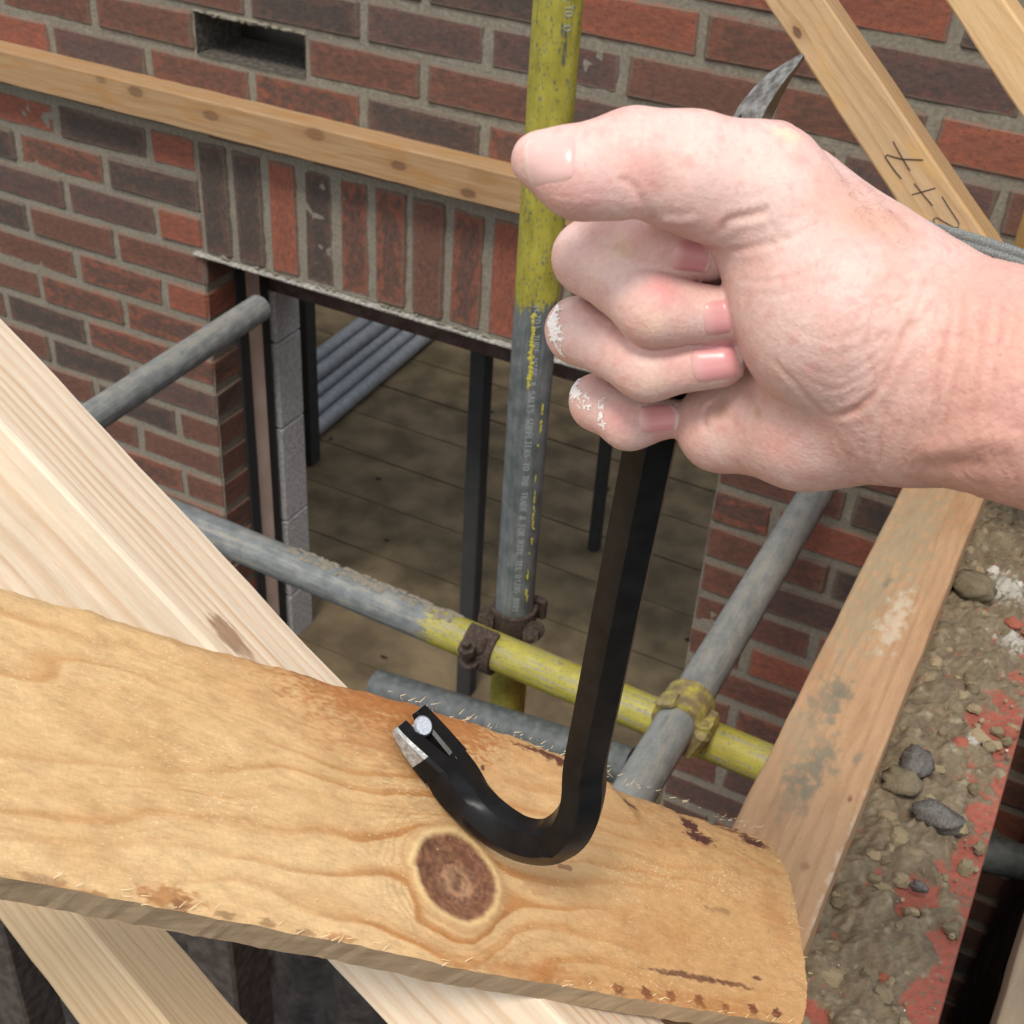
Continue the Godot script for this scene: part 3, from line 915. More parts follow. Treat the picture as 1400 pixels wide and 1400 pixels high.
	cbox(st, Vector3(0.026, -0.014, 0.004), Basis(Vector3(0, 0, 1), -0.35), Vector3(0.010, 0.024, 0.026), 0.006, 0.001)
	cbox(st, Vector3(-0.016, 0.026, 0.012), Basis(Vector3(0, 0, 1), 0.5), Vector3(0.012, 0.006, 0.012), 0.004, 0.001)
	part("lug", st.commit(), ymat, cy)
	st = begin()
	cyl(st, Vector3(0.033, -0.03, 0.012), Vector3(0.030, 0.014, 0.012), 0.0055, 0.0055, 12)
	cyl(st, Vector3(0.031, 0.002, 0.012), Vector3(0.0305, 0.012, 0.012), 0.0115, 0.0115, 6)
	part("bolt", st.commit(), ymat, cy)

# ---------------------------------------------------------------- timber
func along(line: Array, s: float) -> float:
	for k in line.size() - 1:
		if s <= line[k + 1].x or k == line.size() - 2:
			return lerpf(line[k].y, line[k + 1].y, (s - line[k].x) / (line[k + 1].x - line[k].x))
	return 0.0

const BOARD_AT := Vector3(1.35068, 0.59948, 1.45477)
const BOARD_ALONG := Vector3(0.52682, -0.58279, -0.61872)
const BOARD_ACROSS := Vector3(0.58625, -0.27793, 0.76096)
const BOARD_UP := Vector3(0.61545, 0.76361, -0.19524)

func board_point(s: float, t: float, h: float) -> Vector3:
	return BOARD_AT + BOARD_ALONG * s + BOARD_ACROSS * t + BOARD_UP * h

var board_top := [Vector2(-0.2651, -0.0611), Vector2(-0.2131, -0.0643), Vector2(-0.1717, -0.0663), Vector2(-0.1256, -0.0661), Vector2(-0.0893, -0.0685), Vector2(-0.0579, -0.0687), Vector2(-0.0328, -0.0704), Vector2(0.0027, -0.0715), Vector2(0.0508, -0.0715), Vector2(0.0923, -0.0696), Vector2(0.1425, -0.0667), Vector2(0.1977, -0.0645), Vector2(0.2662, -0.0637), Vector2(0.2961, -0.0639)]
var board_bottom := [Vector2(-0.2612, 0.0475), Vector2(-0.2030, 0.0473), Vector2(-0.1378, 0.0488), Vector2(-0.0543, 0.0507), Vector2(0.0032, 0.0535), Vector2(0.0696, 0.0537), Vector2(0.1465, 0.0543), Vector2(0.2350, 0.0549), Vector2(0.2639, 0.0549)]
var board_wane := [Vector2(0.1032, -0.0693), Vector2(0.1264, -0.0524), Vector2(0.1481, -0.0300), Vector2(0.1969, -0.0295), Vector2(0.2650, -0.0307), Vector2(0.2941, -0.0302)]
var board_end := [Vector2(0.2628, -0.0691), Vector2(0.2698, -0.0621), Vector2(0.2657, -0.0321), Vector2(0.2601, -0.0043), Vector2(0.2512, 0.0249), Vector2(0.2330, 0.0577)]

func board_tex() -> ImageTexture:
	var w := 1400
	var h := 400
	var im := Image.create(w, h, false, Image.FORMAT_RGB8)
	var a := noise("bda", 210, 1.0, 3)
	var f := noise("bdf", 211, 1.0, 2)
	var kn := Vector2(-0.0013,0.0131)
	var k2 := Vector2(-0.0211,-0.0777)
	var k3 := Vector2(0.0980,0.0059)
	# stains: centre, half sizes, colour, strength
	var brown := Color(0.13, 0.045, 0.016)
	var bark := Color(0.085, 0.022, 0.012)
	var orange := Color(0.36, 0.13, 0.03)
	var st := [[Vector2(-0.1880,0.0465), Vector2(0.0080,0.0015), brown, 0.5],[Vector2(-0.1775,0.0481), Vector2(0.0120,0.0014), orange, 0.5],[Vector2(-0.1695,0.0488), Vector2(0.0060,0.0014), brown, 0.45],[Vector2(-0.1410,0.0447), Vector2(0.0120,0.0040), orange, 0.8],[Vector2(-0.1366,0.0467), Vector2(0.0040,0.0030), brown, 0.6],[Vector2(-0.1192,0.0478), Vector2(0.0050,0.0012), brown, 0.6],[Vector2(-0.0993,0.0482), Vector2(0.0040,0.0014), brown, 0.6],[Vector2(-0.0821,0.0493), Vector2(0.0040,0.0012), brown, 0.6],[Vector2(-0.0666,0.0492), Vector2(0.0060,0.0018), orange, 0.6],[Vector2(0.0928,0.0512), Vector2(0.0035,0.0025), brown, 1.1],[Vector2(0.1123,0.0507), Vector2(0.0040,0.0030), bark, 1.2],[Vector2(0.1304,0.0505), Vector2(0.0032,0.0028), bark, 1.2],[Vector2(0.1523,0.0509), Vector2(0.0040,0.0030), bark, 1.3],[Vector2(0.1718,0.0511), Vector2(0.0030,0.0024), bark, 1.2],[Vector2(0.1948,0.0502), Vector2(0.0040,0.0030), bark, 1.3],[Vector2(0.2146,0.0505), Vector2(0.0035,0.0030), bark, 1.2],[Vector2(0.1532,0.0516), Vector2(0.0600,0.0040), orange, 0.75],[Vector2(0.1496,0.0388), Vector2(0.0300,0.0016), bark, 0.9],[Vector2(0.1816,0.0387), Vector2(0.0180,0.0015), brown, 0.9],[Vector2(0.2055,0.0330), Vector2(0.0040,0.0012), bark, 1],[Vector2(0.0724,-0.0647), Vector2(0.0220,0.0022), bark, 1.1],[Vector2(0.0878,-0.0627), Vector2(0.0140,0.0025), bark, 1.1],[Vector2(0.1353,-0.0514), Vector2(0.0080,0.0020), bark, 1.0],[Vector2(0.1977,-0.0645), Vector2(0.0220,0.0032), bark, 1.15],[Vector2(0.1898,-0.0522), Vector2(0.0070,0.0060), bark, 1.3],[Vector2(0.1931,-0.0442), Vector2(0.0120,0.0040), bark, 1.25],[Vector2(0.2240,-0.0638), Vector2(0.0300,0.0022), brown, 1.0],[Vector2(0.2511,-0.0542), Vector2(0.0120,0.0040), bark, 1.2],[Vector2(0.2357,-0.0589), Vector2(0.0180,0.0016), brown, 0.9],[Vector2(-0.0199,-0.0702), Vector2(0.0550,0.0180), orange, 1.1],[Vector2(-0.0420,-0.0639), Vector2(0.0450,0.0140), orange, 0.8],[Vector2(-0.0315,-0.0462), Vector2(0.0450,0.0160), orange, 0.6],[Vector2(0.0061,-0.0637), Vector2(0.0300,0.0140), orange, 0.8],[Vector2(0.1143,0.0217), Vector2(0.0500,0.0100), orange, 0.3],[Vector2(0.2396,-0.0063), Vector2(0.0120,0.0200), orange, 0.35],[Vector2(0.1885,-0.0006), Vector2(0.0100,0.0020), brown, 0.45],[Vector2(0.0405,0.0500), Vector2(0.0400,0.0040), orange, 0.7],[Vector2(0.0261,-0.0455), Vector2(0.0015,0.0012), bark, 1.0],[Vector2(0.0522,0.0098), Vector2(0.0120,0.0040), orange, 0.35],[Vector2(0.0702,-0.0040), Vector2(0.0060,0.0015), brown, 0.7],[Vector2(0.0011,0.0423), Vector2(0.0500,0.0100), orange, 0.2]]
	for j in h:
		var t := lerpf(-0.085, 0.065, (j + 0.5) / h)
		for i in w:
			var s := lerpf(-0.34, 0.29, (i + 0.5) / w)
			var rel := Vector2(s, t) - kn
			rel.x *= 0.85
			var r := rel.length() + 1e-5
			var rk := 0.0206 * (1.0 + 0.06 * a.get_noise_2d(rel.angle() * 1.2, 5.0))
			var psi := t * 1.0 + s * 0.05
			var push := minf(0.96, pow(rk * 1.15 / maxf(r, rk), 2.0))
			psi -= rel.y * push
			var r2 := Vector2((s - k2.x) * 0.55, t - k2.y)
			psi -= r2.y * exp(-r2.length_squared() / 0.0007) * 0.8
			psi += exp(-((Vector2(s, t) - k3) * Vector2(0.5, 1.0)).length_squared() / 0.0005) * 0.012
			psi += a.get_noise_2d(s * 5.0, t * 14.0) * 0.016 + a.get_noise_2d(s * 16.0 + 20.0, t * 45.0) * 0.0025
			var ph := fposmod(psi * 78.0, 1.0)
			var ring := pow(ss(0.0, 0.86, ph), 3.0) * (1.0 - ss(0.88, 1.0, ph)) * clampf(0.55 + 1.3 * a.get_noise_2d(s * 4.0 + 60.0, psi * 60.0), 0.05, 1.0)
			var ph2 := fposmod(psi * 260.0 + 0.3, 1.0)
			ring += 0.36 * ss(0.4, 0.8, ph2) * (1.0 - ss(0.85, 1.0, ph2)) * clampf(a.get_noise_2d(s * 6.0, t * 30.0 + 7.0) + 0.4, 0.0, 1.0)
			var fib := f.get_noise_2d(s * 55.0 + t * 8.0, t * 900.0) * 0.5 + f.get_noise_2d(s * 420.0, t * 1500.0 + 3.0) * 0.5
			var saw := f.get_noise_2d(s * 700.0 - t * 240.0, t * 200.0 + 90.0)
			var blot := a.get_noise_2d(s * 9.0 + 100.0, t * 22.0)
			var b2 := a.get_noise_2d(s * 3.0 - 60.0, t * 8.0)
			var c := Color(0.60, 0.38, 0.17).lerp(Color(0.66, 0.445, 0.22), clampf(b2 + 0.5, 0.0, 1.0))
			c = c.lerp(Color(0.47, 0.26, 0.10), ss(-0.05, 0.16, s) * 0.9)
			c = c.lerp(Color(0.42, 0.19, 0.055), clampf(ring * (0.55 + 0.5 * exp(-pow(r / rk - 1.0, 2.0) * 0.25)), 0.0, 1.0))
			c = c.lerp(Color(0.46, 0.25, 0.09), ss(0.05, 0.6, blot) * 0.45)
			c = c * (1.0 + fib * 0.16 + saw * 0.07)
			c = c.lerp(Color(0.78, 0.64, 0.42), ss(0.58, 0.78, f.get_noise_2d(s * 260.0, t * 800.0 + 40.0) + a.get_noise_2d(s * 14.0 + 33.0, t * 26.0) * 0.35) * 0.55)
			# the dead knot, a pale collar round it
			if r < rk * 2.4 and r > rk:
				var rq := r / rk + a.get_noise_2d(s * 60.0, t * 60.0) * 0.12
				c = c.lerp(Color(0.36, 0.19, 0.075), pow(0.5 + 0.5 * sin(rq * 38.0), 3.0) * (1.0 - ss(1.3, 2.3, rq)) * 0.4 * clampf(0.35 - rel.x / rk * 0.8, 0.0, 1.0))
			if r < rk * 1.6:
				var q := r / rk + f.get_noise_2d(s * 240.0, t * 240.0) * 0.018
				c = c.lerp(Color(0.70, 0.48, 0.22), (1.0 - ss(1.03, 1.25, q)) * 0.95)
				c = c.lerp(Color(0.33, 0.14, 0.05), ss(1.02, 1.12, q) * (1.0 - ss(1.12, 1.35, q)) * 0.35)
				var core := rel + Vector2(-0.0015, -0.002)
				var cr := core.length() / rk
				var inner := Color(0.155, 0.062, 0.032).lerp(Color(0.235, 0.105, 0.052), clampf(f.get_noise_2d(s * 160.0, t * 160.0) + 0.5, 0.0, 1.0))
				inner = inner.lerp(Color(0.37, 0.20, 0.105), (1.0 - ss(0.28, 0.52, cr + f.get_noise_2d(s * 300.0, t * 300.0) * 0.12)) * 0.85)
				inner = inner.lerp(Color(0.10, 0.04, 0.02), (1.0 - ss(0.02, 0.14, absf(core.x * 0.9 + core.y * 0.3) / rk)) * (1.0 - ss(0.15, 0.3, cr)) * 0.7)
				inner = inner * (1.0 + 0.18 * sin(cr * 26.0 + f.get_noise_2d(s * 120.0, t * 120.0) * 4.0) + fib * 0.2)
				c = c.lerp(inner, 1.0 - ss(0.86, 1.02, q))
			for e in st:
				var d: Vector2 = (Vector2(s, t) - e[0]) / e[1]
				var dd := d.length()
				if dd < 2.2:
					var m := clampf(1.35 - dd + f.get_noise_2d(s * 160.0, t * 420.0) * 0.55 + a.get_noise_2d(s * 60.0, t * 160.0) * 0.4, 0.0, 1.0)
					c = c.lerp(e[2], clampf(ss(0.1 if e[1].x < 0.03 else -0.3, 0.75 if e[1].x < 0.03 else 1.3, m) * e[3] * 0.9, 0.0, 1.0))
			im.set_pixel(i, j, Color(clampf(c.r, 0.0, 1.0), clampf(c.g, 0.0, 1.0), clampf(c.b, 0.0, 1.0)).linear_to_srgb())
	return ImageTexture.create_from_image(im)

func plank() -> void:
	var o := thing("plank", "broad sawn plank with a big brown knot and a bark edge, crowbar hooked on it", "plank", BOARD_AT)
	var m := mat(board_tex(), 0.72, bump_tex(212, 0.035, 5.0, 512, 5), 0.35)
	var ns := noise("bdh", 213, 1.0, 4)
	var ed := noise("bde", 214, 1.0, 3)
	var nu := 300
	var nv := 70
	var rows := []
	var uvs := []
	var ends := []
	for e in board_end:
		ends.append(e)
	for j in nv + 1:
		var row := []
		var ur := []
		var v := float(j) / nv
		for i in nu + 1:
			var u := float(i) / nu
			# end cut: the s at which this row stops
			var tv := lerpf(ends[0].y, ends[-1].y, v)
			var se: float = ends[-1].x
			for k in ends.size() - 1:
				if tv >= ends[k].y and tv <= ends[k + 1].y:
					se = lerpf(ends[k].x, ends[k + 1].x, (tv - ends[k].y) / (ends[k + 1].y - ends[k].y))
			se += ed.get_noise_2d(tv * 260.0, 3.0) * 0.0012
			var s := lerpf(-0.85, se, u)
			var tt := along(board_top, s) + ed.get_noise_2d(s * 60.0, 0.0) * 0.0014 + ed.get_noise_2d(s * 300.0, 9.0) * 0.0006
			var tb := along(board_bottom, s) + ed.get_noise_2d(s * 60.0, 50.0) * 0.0008
			# rows crowd towards both edges
			var vv := 0.5 - 0.5 * cos(PI * v)
			vv = lerpf(v, vv, 0.6)
			var t := lerpf(tt, tb, vv)
			var h := ns.get_noise_2d(s * 30.0, t * 60.0) * 0.0007 + ns.get_noise_2d(s * 200.0, t * 330.0) * 0.00025
			var from_top := t - tt
			h -= 0.0035 * pow(clampf(1.0 - from_top / 0.007, 0.0, 1.0), 1.6)
			h -= 0.0012 * pow(clampf(1.0 - (tb - t) / 0.0025, 0.0, 1.0), 1.5)
			if s > board_wane[0].x:
				var wn := along(board_wane, s)
				if t < wn:
					var k := (wn - t) / maxf(wn - tt, 0.004)
					h -= 0.0105 * pow(k, 1.4) * ss(0.0, 0.02, wn - tt) + 0.0006
					h += ns.get_noise_2d(s * 90.0, t * 250.0) * 0.0016
			var kd := (Vector2(s, t) - Vector2(-0.0013,0.0131)).length() / 0.0206
			h += 0.0011 * exp(-pow((kd - 1.12) / 0.22, 2.0)) - 0.0006 * (1.0 - ss(0.8, 1.0, kd))
			row.append(board_point(s, t, h) - BOARD_AT)
			ur.append(Vector2((s + 0.34) / 0.63, (t + 0.085) / 0.15))
		rows.append(row)
		uvs.append(ur)
	part("face", sheet(rows, BOARD_UP, null, uvs), m, o)
	# edges and underside
	var st := begin()
	var down := BOARD_UP * -0.0160
	for i in nu:
		for e in [[0, -BOARD_ACROSS], [nv, BOARD_ACROSS]]:
			var p0: Vector3 = rows[e[0]][i]
			var p1: Vector3 = rows[e[0]][i + 1]
			var f0 := board_point(-0.34 + 0.6 * i / nu, 0, 0).y
			var q0: Vector3 = p0 + down + e[1] * ed.get_noise_2d(i * 0.5, 20.0) * 0.0006
			var q1: Vector3 = p1 + down + e[1] * ed.get_noise_2d((i + 1) * 0.5, 20.0) * 0.0006
			quad(st, p0, p1, q1, q0, e[1], Vector2(i * 0.0045, 0.0), Vector2((i + 1) * 0.0045, 0.0), Vector2((i + 1) * 0.0045, 0.15), Vector2(i * 0.0045, 0.15))
	for j in nv:
		quad(st, rows[j][nu], rows[j + 1][nu], rows[j + 1][nu] + down, rows[j][nu] + down, BOARD_ALONG, Vector2(0.3, j * 0.01), Vector2(0.3, j * 0.01 + 0.01), Vector2(0.32, j * 0.01 + 0.01), Vector2(0.32, j * 0.01))
		quad(st, rows[j][0], rows[j + 1][0], rows[j + 1][0] + down, rows[j][0] + down, -BOARD_ALONG)
	for i in range(0, nu, 4):
		quad(st, rows[0][i] + down, rows[0][i + 4] + down, rows[nv][i + 4] + down, rows[nv][i] + down, -BOARD_UP)
	part("edge", st.commit(), mat(noise_tex(220, 0.02, Color(0.33, 0.23, 0.135).linear_to_srgb(), Color(0.45, 0.33, 0.20).linear_to_srgb(), 256, 5), 0.85, bump_tex(221, 0.05, 4.0), 0.3, 9.0), o)
	# fibres torn up by the saw
	st = begin()
	for k in 420:
		var s: float
		var t: float
		if k < 110:
			s = rng.randf_range(-0.03, 0.26)
			t = along(board_top, s) + rng.randf_range(-0.0012, 0.004)
		elif k < 210:
			s = rng.randf_range(-0.30, 0.24)
			t = along(board_bottom, s) + rng.randf_range(-0.003, 0.0012)
		elif k < 240:
			s = along([Vector2(-0.06, 0.26), Vector2(0.04, 0.245)], rng.randf_range(-0.06, 0.04)) - rng.randf_range(-0.001, 0.002)
			t = rng.randf_range(-0.055, 0.038)
		else:
			s = rng.randf_range(-0.30, 0.24)
			t = rng.randf_range(-0.06, 0.045)
		var big := k < 240
		var len := rng.randf_range(0.0015, 0.0048) if big else rng.randf_range(0.0008, 0.0024)
		var lift := rng.randf_range(0.1, 0.9) if big else rng.randf_range(0.05, 0.35)
		var dir := (BOARD_ALONG * rng.randf_range(-1, 1) + BOARD_ACROSS * rng.randf_range(-0.6, 0.6) + BOARD_UP * lift).normalized()
		var p := board_point(s, t, 0.0002 if s < 0.12 or t > -0.02 else -0.004) - BOARD_AT
		var wd := dir.cross(BOARD_UP).normalized() * (0.00018 if big else 0.00014)
		var mid := p + dir * len * 0.55
		var tip := p + dir * len + BOARD_UP * len * rng.randf_range(-0.2, 0.35)
		quad(st, p - wd, p + wd, mid + wd * 0.8, mid - wd * 0.8, BOARD_UP)
		tri3(st, mid - wd * 0.8, mid + wd * 0.8, tip, BOARD_UP)
	part("splinters", st.commit(), mat(lin(0.66, 0.50, 0.29), 0.7), o, Vector3.ZERO, "stuff")

func stick(called: String, label: String, cat: String, a: Vector3, d: Vector3, r: Vector3, l: Vector3, wr: float, wl: float, length: float, m: Material, sd: int, group := "") -> Node3D:
	var o := thing(called, label, cat, a, group)
	part("timber", timber(Vector3.ZERO, d, r, l, wr, wl, length, 0.0006, 0.0022, sd), m, o)
	return o

func pale_grain(sd: int, w: int, h: int, lx: float, ly: float, a: Color, b: Color, lines: Array, knots := []) -> ImageTexture:
	# clear softwood: straight growth lines given as Vector3(position across 0..1, width, strength), dark on one side, soft on the other
	var im := Image.create(w, h, false, Image.FORMAT_RGB8)
	var n := noise("pg%d" % sd, sd, 1.0, 3)
	var f := noise("pgf%d" % sd, sd + 5, 1.0, 2)
	for j in h:
		for i in w:
			var s := (i + 0.5) / w * lx
			var t := (j + 0.5) / h
			var q := t + n.get_noise_2d(s * 2.2, t * 3.0) * 0.022 + n.get_noise_2d(s * 9.0 + 4.0, t * 9.0) * 0.004
			var k := 0.0
			for e in lines:
				var d: float = (q - e.x) / e.y
				k = maxf(k, e.z * (exp(-d * d * 9.0) if d > 0.0 else exp(-d * d * 1.2)))
			var dark := 0.0
			for e in knots:      # s, position across 0..1, radius in metres, darkness
				var dx: float = (s - e.x) * 0.6
				var dy: float = (t - e.y) * ly
				var kr: float = sqrt(dx * dx + dy * dy) / e.z
				q += (t - e.y) * exp(-kr * kr * 0.35) * -0.6
				dark = maxf(dark, e.w * (1.0 - ss(0.55, 1.0, kr + n.get_noise_2d(s * 90.0, t * 40.0) * 0.4)))
			var fine := fposmod(q * 46.0, 1.0)
			k = maxf(k, 0.13 * ss(0.3, 0.8, fine) * (1.0 - ss(0.85, 1.0, fine)) * clampf(n.get_noise_2d(s * 0.8, q * 20.0) + 0.45, 0.0, 1.0))
			var fib := f.get_noise_2d(s * 40.0, t * ly * 1600.0) * 0.5 + f.get_noise_2d(s * 300.0, t * ly * 2400.0) * 0.5
			var c := a.lerp(b, clampf(k, 0.0, 1.0)) * (1.0 + fib * 0.10 + n.get_noise_2d(s * 6.0 + 80.0, t * 6.0) * 0.07)
			c = c.lerp(Color(0.23, 0.11, 0.05) * (1.0 + fib * 0.5), dark)
			im.set_pixel(i, j, Color(clampf(c.r, 0.0, 1.0), clampf(c.g, 0.0, 1.0), clampf(c.b, 0.0, 1.0)).linear_to_srgb())
	return ImageTexture.create_from_image(im)

func carpentry() -> void:
	plank()
	var nb := bump_tex(230, 0.05, 3.0, 256, 4)
	# pale timber rising to the upper left, under the plank
	var ln := []
	for e in [[0.04, 0.02, 0.5], [0.11, 0.03, 0.35], [0.17, 0.015, 0.6], [0.24, 0.03, 0.5], [0.31, 0.02, 0.35], [0.37, 0.03, 0.6], [0.45, 0.02, 0.3], [0.56, 0.02, 0.5], [0.61, 0.018, 0.7], [0.66, 0.02, 0.75], [0.705, 0.015, 0.8], [0.76, 0.02, 0.8], [0.83, 0.03, 0.45], [0.90, 0.02, 0.6], [0.96, 0.02, 0.4]]:
		ln.append(Vector3(e[0], e[1], e[2]))
	var m1 := mat(pale_grain(231, 1000, 260, 1.60201, 0.135, Color(0.72, 0.585, 0.43), Color(0.57, 0.36, 0.20), ln, [Vector4(1.0552, 0.6365, 0.009, 0.75), Vector4(1.0632, 0.6401, 0.006, 0.6)]), 0.7, nb, 0.3)
	var o := stick("timber_brace", "pale new timber running from upper left down under the plank", "timber", Vector3(0.34913, 1.24654, 1.41117), Vector3(0.82947, -0.55702, 0.04134), Vector3(-0.19270, -0.35484, -0.91485), Vector3(-0.52426, -0.75088, 0.40166), 0.06649, 0.07001, 1.60201, m1, 11)
	# a knot at its right arris
	# second pale timber in the lower left corner
	var l2 := []
	for k in 17:
		l2.append(Vector3(0.03 + 0.058 * k + 0.012 * sin(k * 2.3), 0.013 if k > 6 else 0.03, 0.35 + 0.3 * absf(sin(k * 1.7))))
	var m2 := mat(pale_grain(232, 900, 260, 1.29903, 0.1, Color(0.62, 0.45, 0.26), Color(0.46, 0.28, 0.135), l2), 0.7, nb, 0.3)
	stick("timber_brace", "timber with fine straight grain in the bottom left corner, below the plank", "timber", Vector3(0.26059, 0.35140, 1.16819), Vector3(0.94302, 0.05986, 0.32730), Vector3(0.31402, -0.48533, -0.81599), Vector3(-0.11001, -0.87228, 0.47648), 0.04646, 0.05110, 1.29903, m2, 12)
	# rafter at the upper right with a carpenter's pencil marks
	var mr := mat(wood_tex(233, 900, 220, 0.81231, 0.09, Color(0.41, 0.265, 0.135), Color(0.31, 0.165, 0.065), 75.0, 0.9, [Vector4(0.3202,0.0092,0.005,0.9)], Color(0.42, 0.25, 0.09), 0.8), 0.7, nb, 0.4)
	var rt := stick("rafter", "slanting rafter at upper right with pencilled marks like 7 + 2", "rafter", Vector3(0.99350, 0.93901, 0.45895), Vector3(0.75025, -0.53169, 0.39298), Vector3(0.23444, -0.34183, -0.91005), Vector3(-0.61819, -0.77490, 0.13180), 0.04565, 0.04464, 0.81231, mr, 13)
	var pencil := mat(lin(0.025, 0.02, 0.018), 0.7)
	var marks := [[Vector3(0.33312, -0.25906, 0.18367), Vector3(0.33995, -0.26493, 0.18764), Vector3(0.34756, -0.27116, 0.19194), Vector3(0.35495, -0.27682, 0.19597)],
		[Vector3(0.36342, -0.26607, 0.19411), Vector3(0.35405, -0.26826, 0.19252), Vector3(0.34521, -0.27031, 0.19101), Vector3(0.33637, -0.27058, 0.18884)],
		[Vector3(0.33637, -0.27058, 0.18884), Vector3(0.33146, -0.27040, 0.18750), Vector3(0.33002, -0.27226, 0.18783), Vector3(0.33285, -0.27447, 0.18939), Vector3(0.34097, -0.28000, 0.19356), Vector3(0.34949, -0.28479, 0.19755)],
		[Vector3(0.36200, -0.28549, 0.20104), Vector3(0.37217, -0.29149, 0.20591), Vector3(0.38289, -0.29727, 0.21085)],
		[Vector3(0.36292, -0.29408, 0.20450), Vector3(0.37143, -0.28934, 0.20492), Vector3(0.38089, -0.28378, 0.20527)],
		[Vector3(0.38854, -0.28865, 0.20906), Vector3(0.39924, -0.29669, 0.21484), Vector3(0.40892, -0.30379, 0.22000), Vector3(0.40943, -0.30714, 0.22139), Vector3(0.40587, -0.30820, 0.22087)],
		[Vector3(0.40587, -0.30820, 0.22087), Vector3(0.39740, -0.30658, 0.21808), Vector3(0.38957, -0.30505, 0.21549), Vector3(0.38691, -0.30700, 0.21554), Vector3(0.38933, -0.31013, 0.21733), Vector3(0.39165, -0.31298, 0.21901)]]
	for k in marks.size():
		var st := begin()
		cord(st, marks[k], 0.0005, 6)
		part("pencil_mark", st.commit(), pencil, rt)
	# its neighbour in the top corner
	var mt := mat(wood_tex(234, 700, 200, 0.66789, 0.08, Color(0.52, 0.34, 0.165), Color(0.42, 0.24, 0.10), 60.0, 0.5, [], Color(0.45, 0.28, 0.12), 0.5), 0.7, nb, 0.4)
	stick("rafter", "plain slanting rafter cut off by the top right corner", "rafter", Vector3(1.17843, 0.93079, 0.43259), Vector3(0.68662, -0.43781, 0.58041), Vector3(0.44637, -0.37628, -0.81189), Vector3(-0.57385, -0.81654, 0.06293), 0.03939, 0.03828, 0.66789, mt, 14)
	# an upright just inside the right edge
	var mu := mat(wood_tex(235, 500, 160, 0.8, 0.09, Color(0.50, 0.30, 0.11), Color(0.36, 0.17, 0.05), 50.0, 0.6, [], Color(0.42, 0.20, 0.05), 0.8), 0.7, nb, 0.4)
	stick("timber_stud", "upright orange timber at the right edge above the wrist", "timber", Vector3(1.48355, 1.25000, 0.55725), Vector3(0, -1, 0), Vector3(0.25, 0, -0.97).normalized(), Vector3(-0.97, 0, -0.25).normalized(), 0.045, 0.045, 0.85, mu, 15)
	# bottom right corner
	var c0 := Vector3(1.60790, 0.38000, 1.16691)
	var c1 := Vector3(1.60497, 0.38000, 1.24294)
	var cd := (c1 - c0).normalized()
	stick("timber_plank", "brown timber cut off by the bottom right corner, beyond the red ledge", "timber", c0 - cd * 0.25 + Vector3(0.07, 0, 0), cd, Vector3(0, -1, 0), Vector3(-1, 0, 0), 0.045, 0.07, 0.75, mat(wood_tex(238, 700, 150, 0.75, 0.11, Color(0.27, 0.20, 0.125), Color(0.20, 0.135, 0.08), 60.0, 0.5, [], Color(0.22, 0.16, 0.10), 0.7), 0.8, nb, 0.4), 16)
	# the batten on the wall
	var kb := [Vector4(1.3449,0.0531,0.009,0.45),Vector4(1.4216,0.0473,0.013,0.6),Vector4(1.5846,0.0375,0.013,0.55),Vector4(1.7987,0.0502,0.015,0.5),Vector4(1.9610,0.0312,0.011,0.65),Vector4(2.0901,0.0141,0.011,0.7),Vector4(2.1149,0.0485,0.02,0.15)]
	var mb := mat(wood_tex(236, 1600, 130, 3.6, 0.12, Color(0.36, 0.225, 0.11), Color(0.29, 0.15, 0.06), 45.0, 0.6, kb, Color(0.33, 0.17, 0.055), 0.7), 0.75, nb, 0.4)
	stick("wall_batten", "long knotty timber batten fixed level along the brick wall", "timber batten", Vector3(-1.5, 0.318, 0.05), Vector3(1, 0, 0), Vector3(0, 0, -1), Vector3(0, -1, 0), 0.0495, 0.06, 3.6, mb, 17)
	# the joist beside the ledge
	var sj := [[Vector2(0.4285,0.0278), Vector2(0.025,0.006), 0, 1.0],[Vector2(0.4449,0.0259), Vector2(0.02,0.01), 0, 1.1],[Vector2(0.3694,0.0319), Vector2(0.035,0.014), 0, 1.2],[Vector2(0.3455,0.0240), Vector2(0.02,0.008), 0, 1.1],[Vector2(0.3409,0.0354), Vector2(0.02,0.006), 0, 1.0],[Vector2(0.3835,0.0558), Vector2(0.012,0.004), 0, 0.9],[Vector2(0.5489,0.0142), Vector2(0.1,0.035), 1, 1.0],[Vector2(0.6667,0.0207), Vector2(0.14,0.035), 1, 1.2],[Vector2(0.3914,0.0150), Vector2(0.05,0.02), 1, 0.8],[Vector2(0.4281,0.0199), Vector2(0.03,0.015), 0, 0.8],[Vector2(0.3285,0.0268), Vector2(0.03,0.012), 0, 0.7],[Vector2(0.5925,0.0236), Vector2(0.012,0.004), 0, 0.9],[Vector2(0.5447,0.0413), Vector2(0.05,0.012), 2, 0.55],[Vector2(0.3464,0.0609), Vector2(0.004,0.002), 3, 1.2],[Vector2(0.2777,0.0521), Vector2(0.006,0.003), 3, 0.7],[Vector2(0.2853,0.0708), Vector2(0.1,0.004), 2, 0.6]]
	var mj := mat(joist_tex(sj), 0.8, nb, 0.4)
	stick("joist", "flat timber smeared with grey mud, running from the plank's end under the wrist", "timber", Vector3(1.4915, 0.42, 1.5), Vector3(0, 0, -1), Vector3(0, -1, 0), Vector3(-1, 0, 0), 0.05, 0.0675, 1.42, mj, 18)

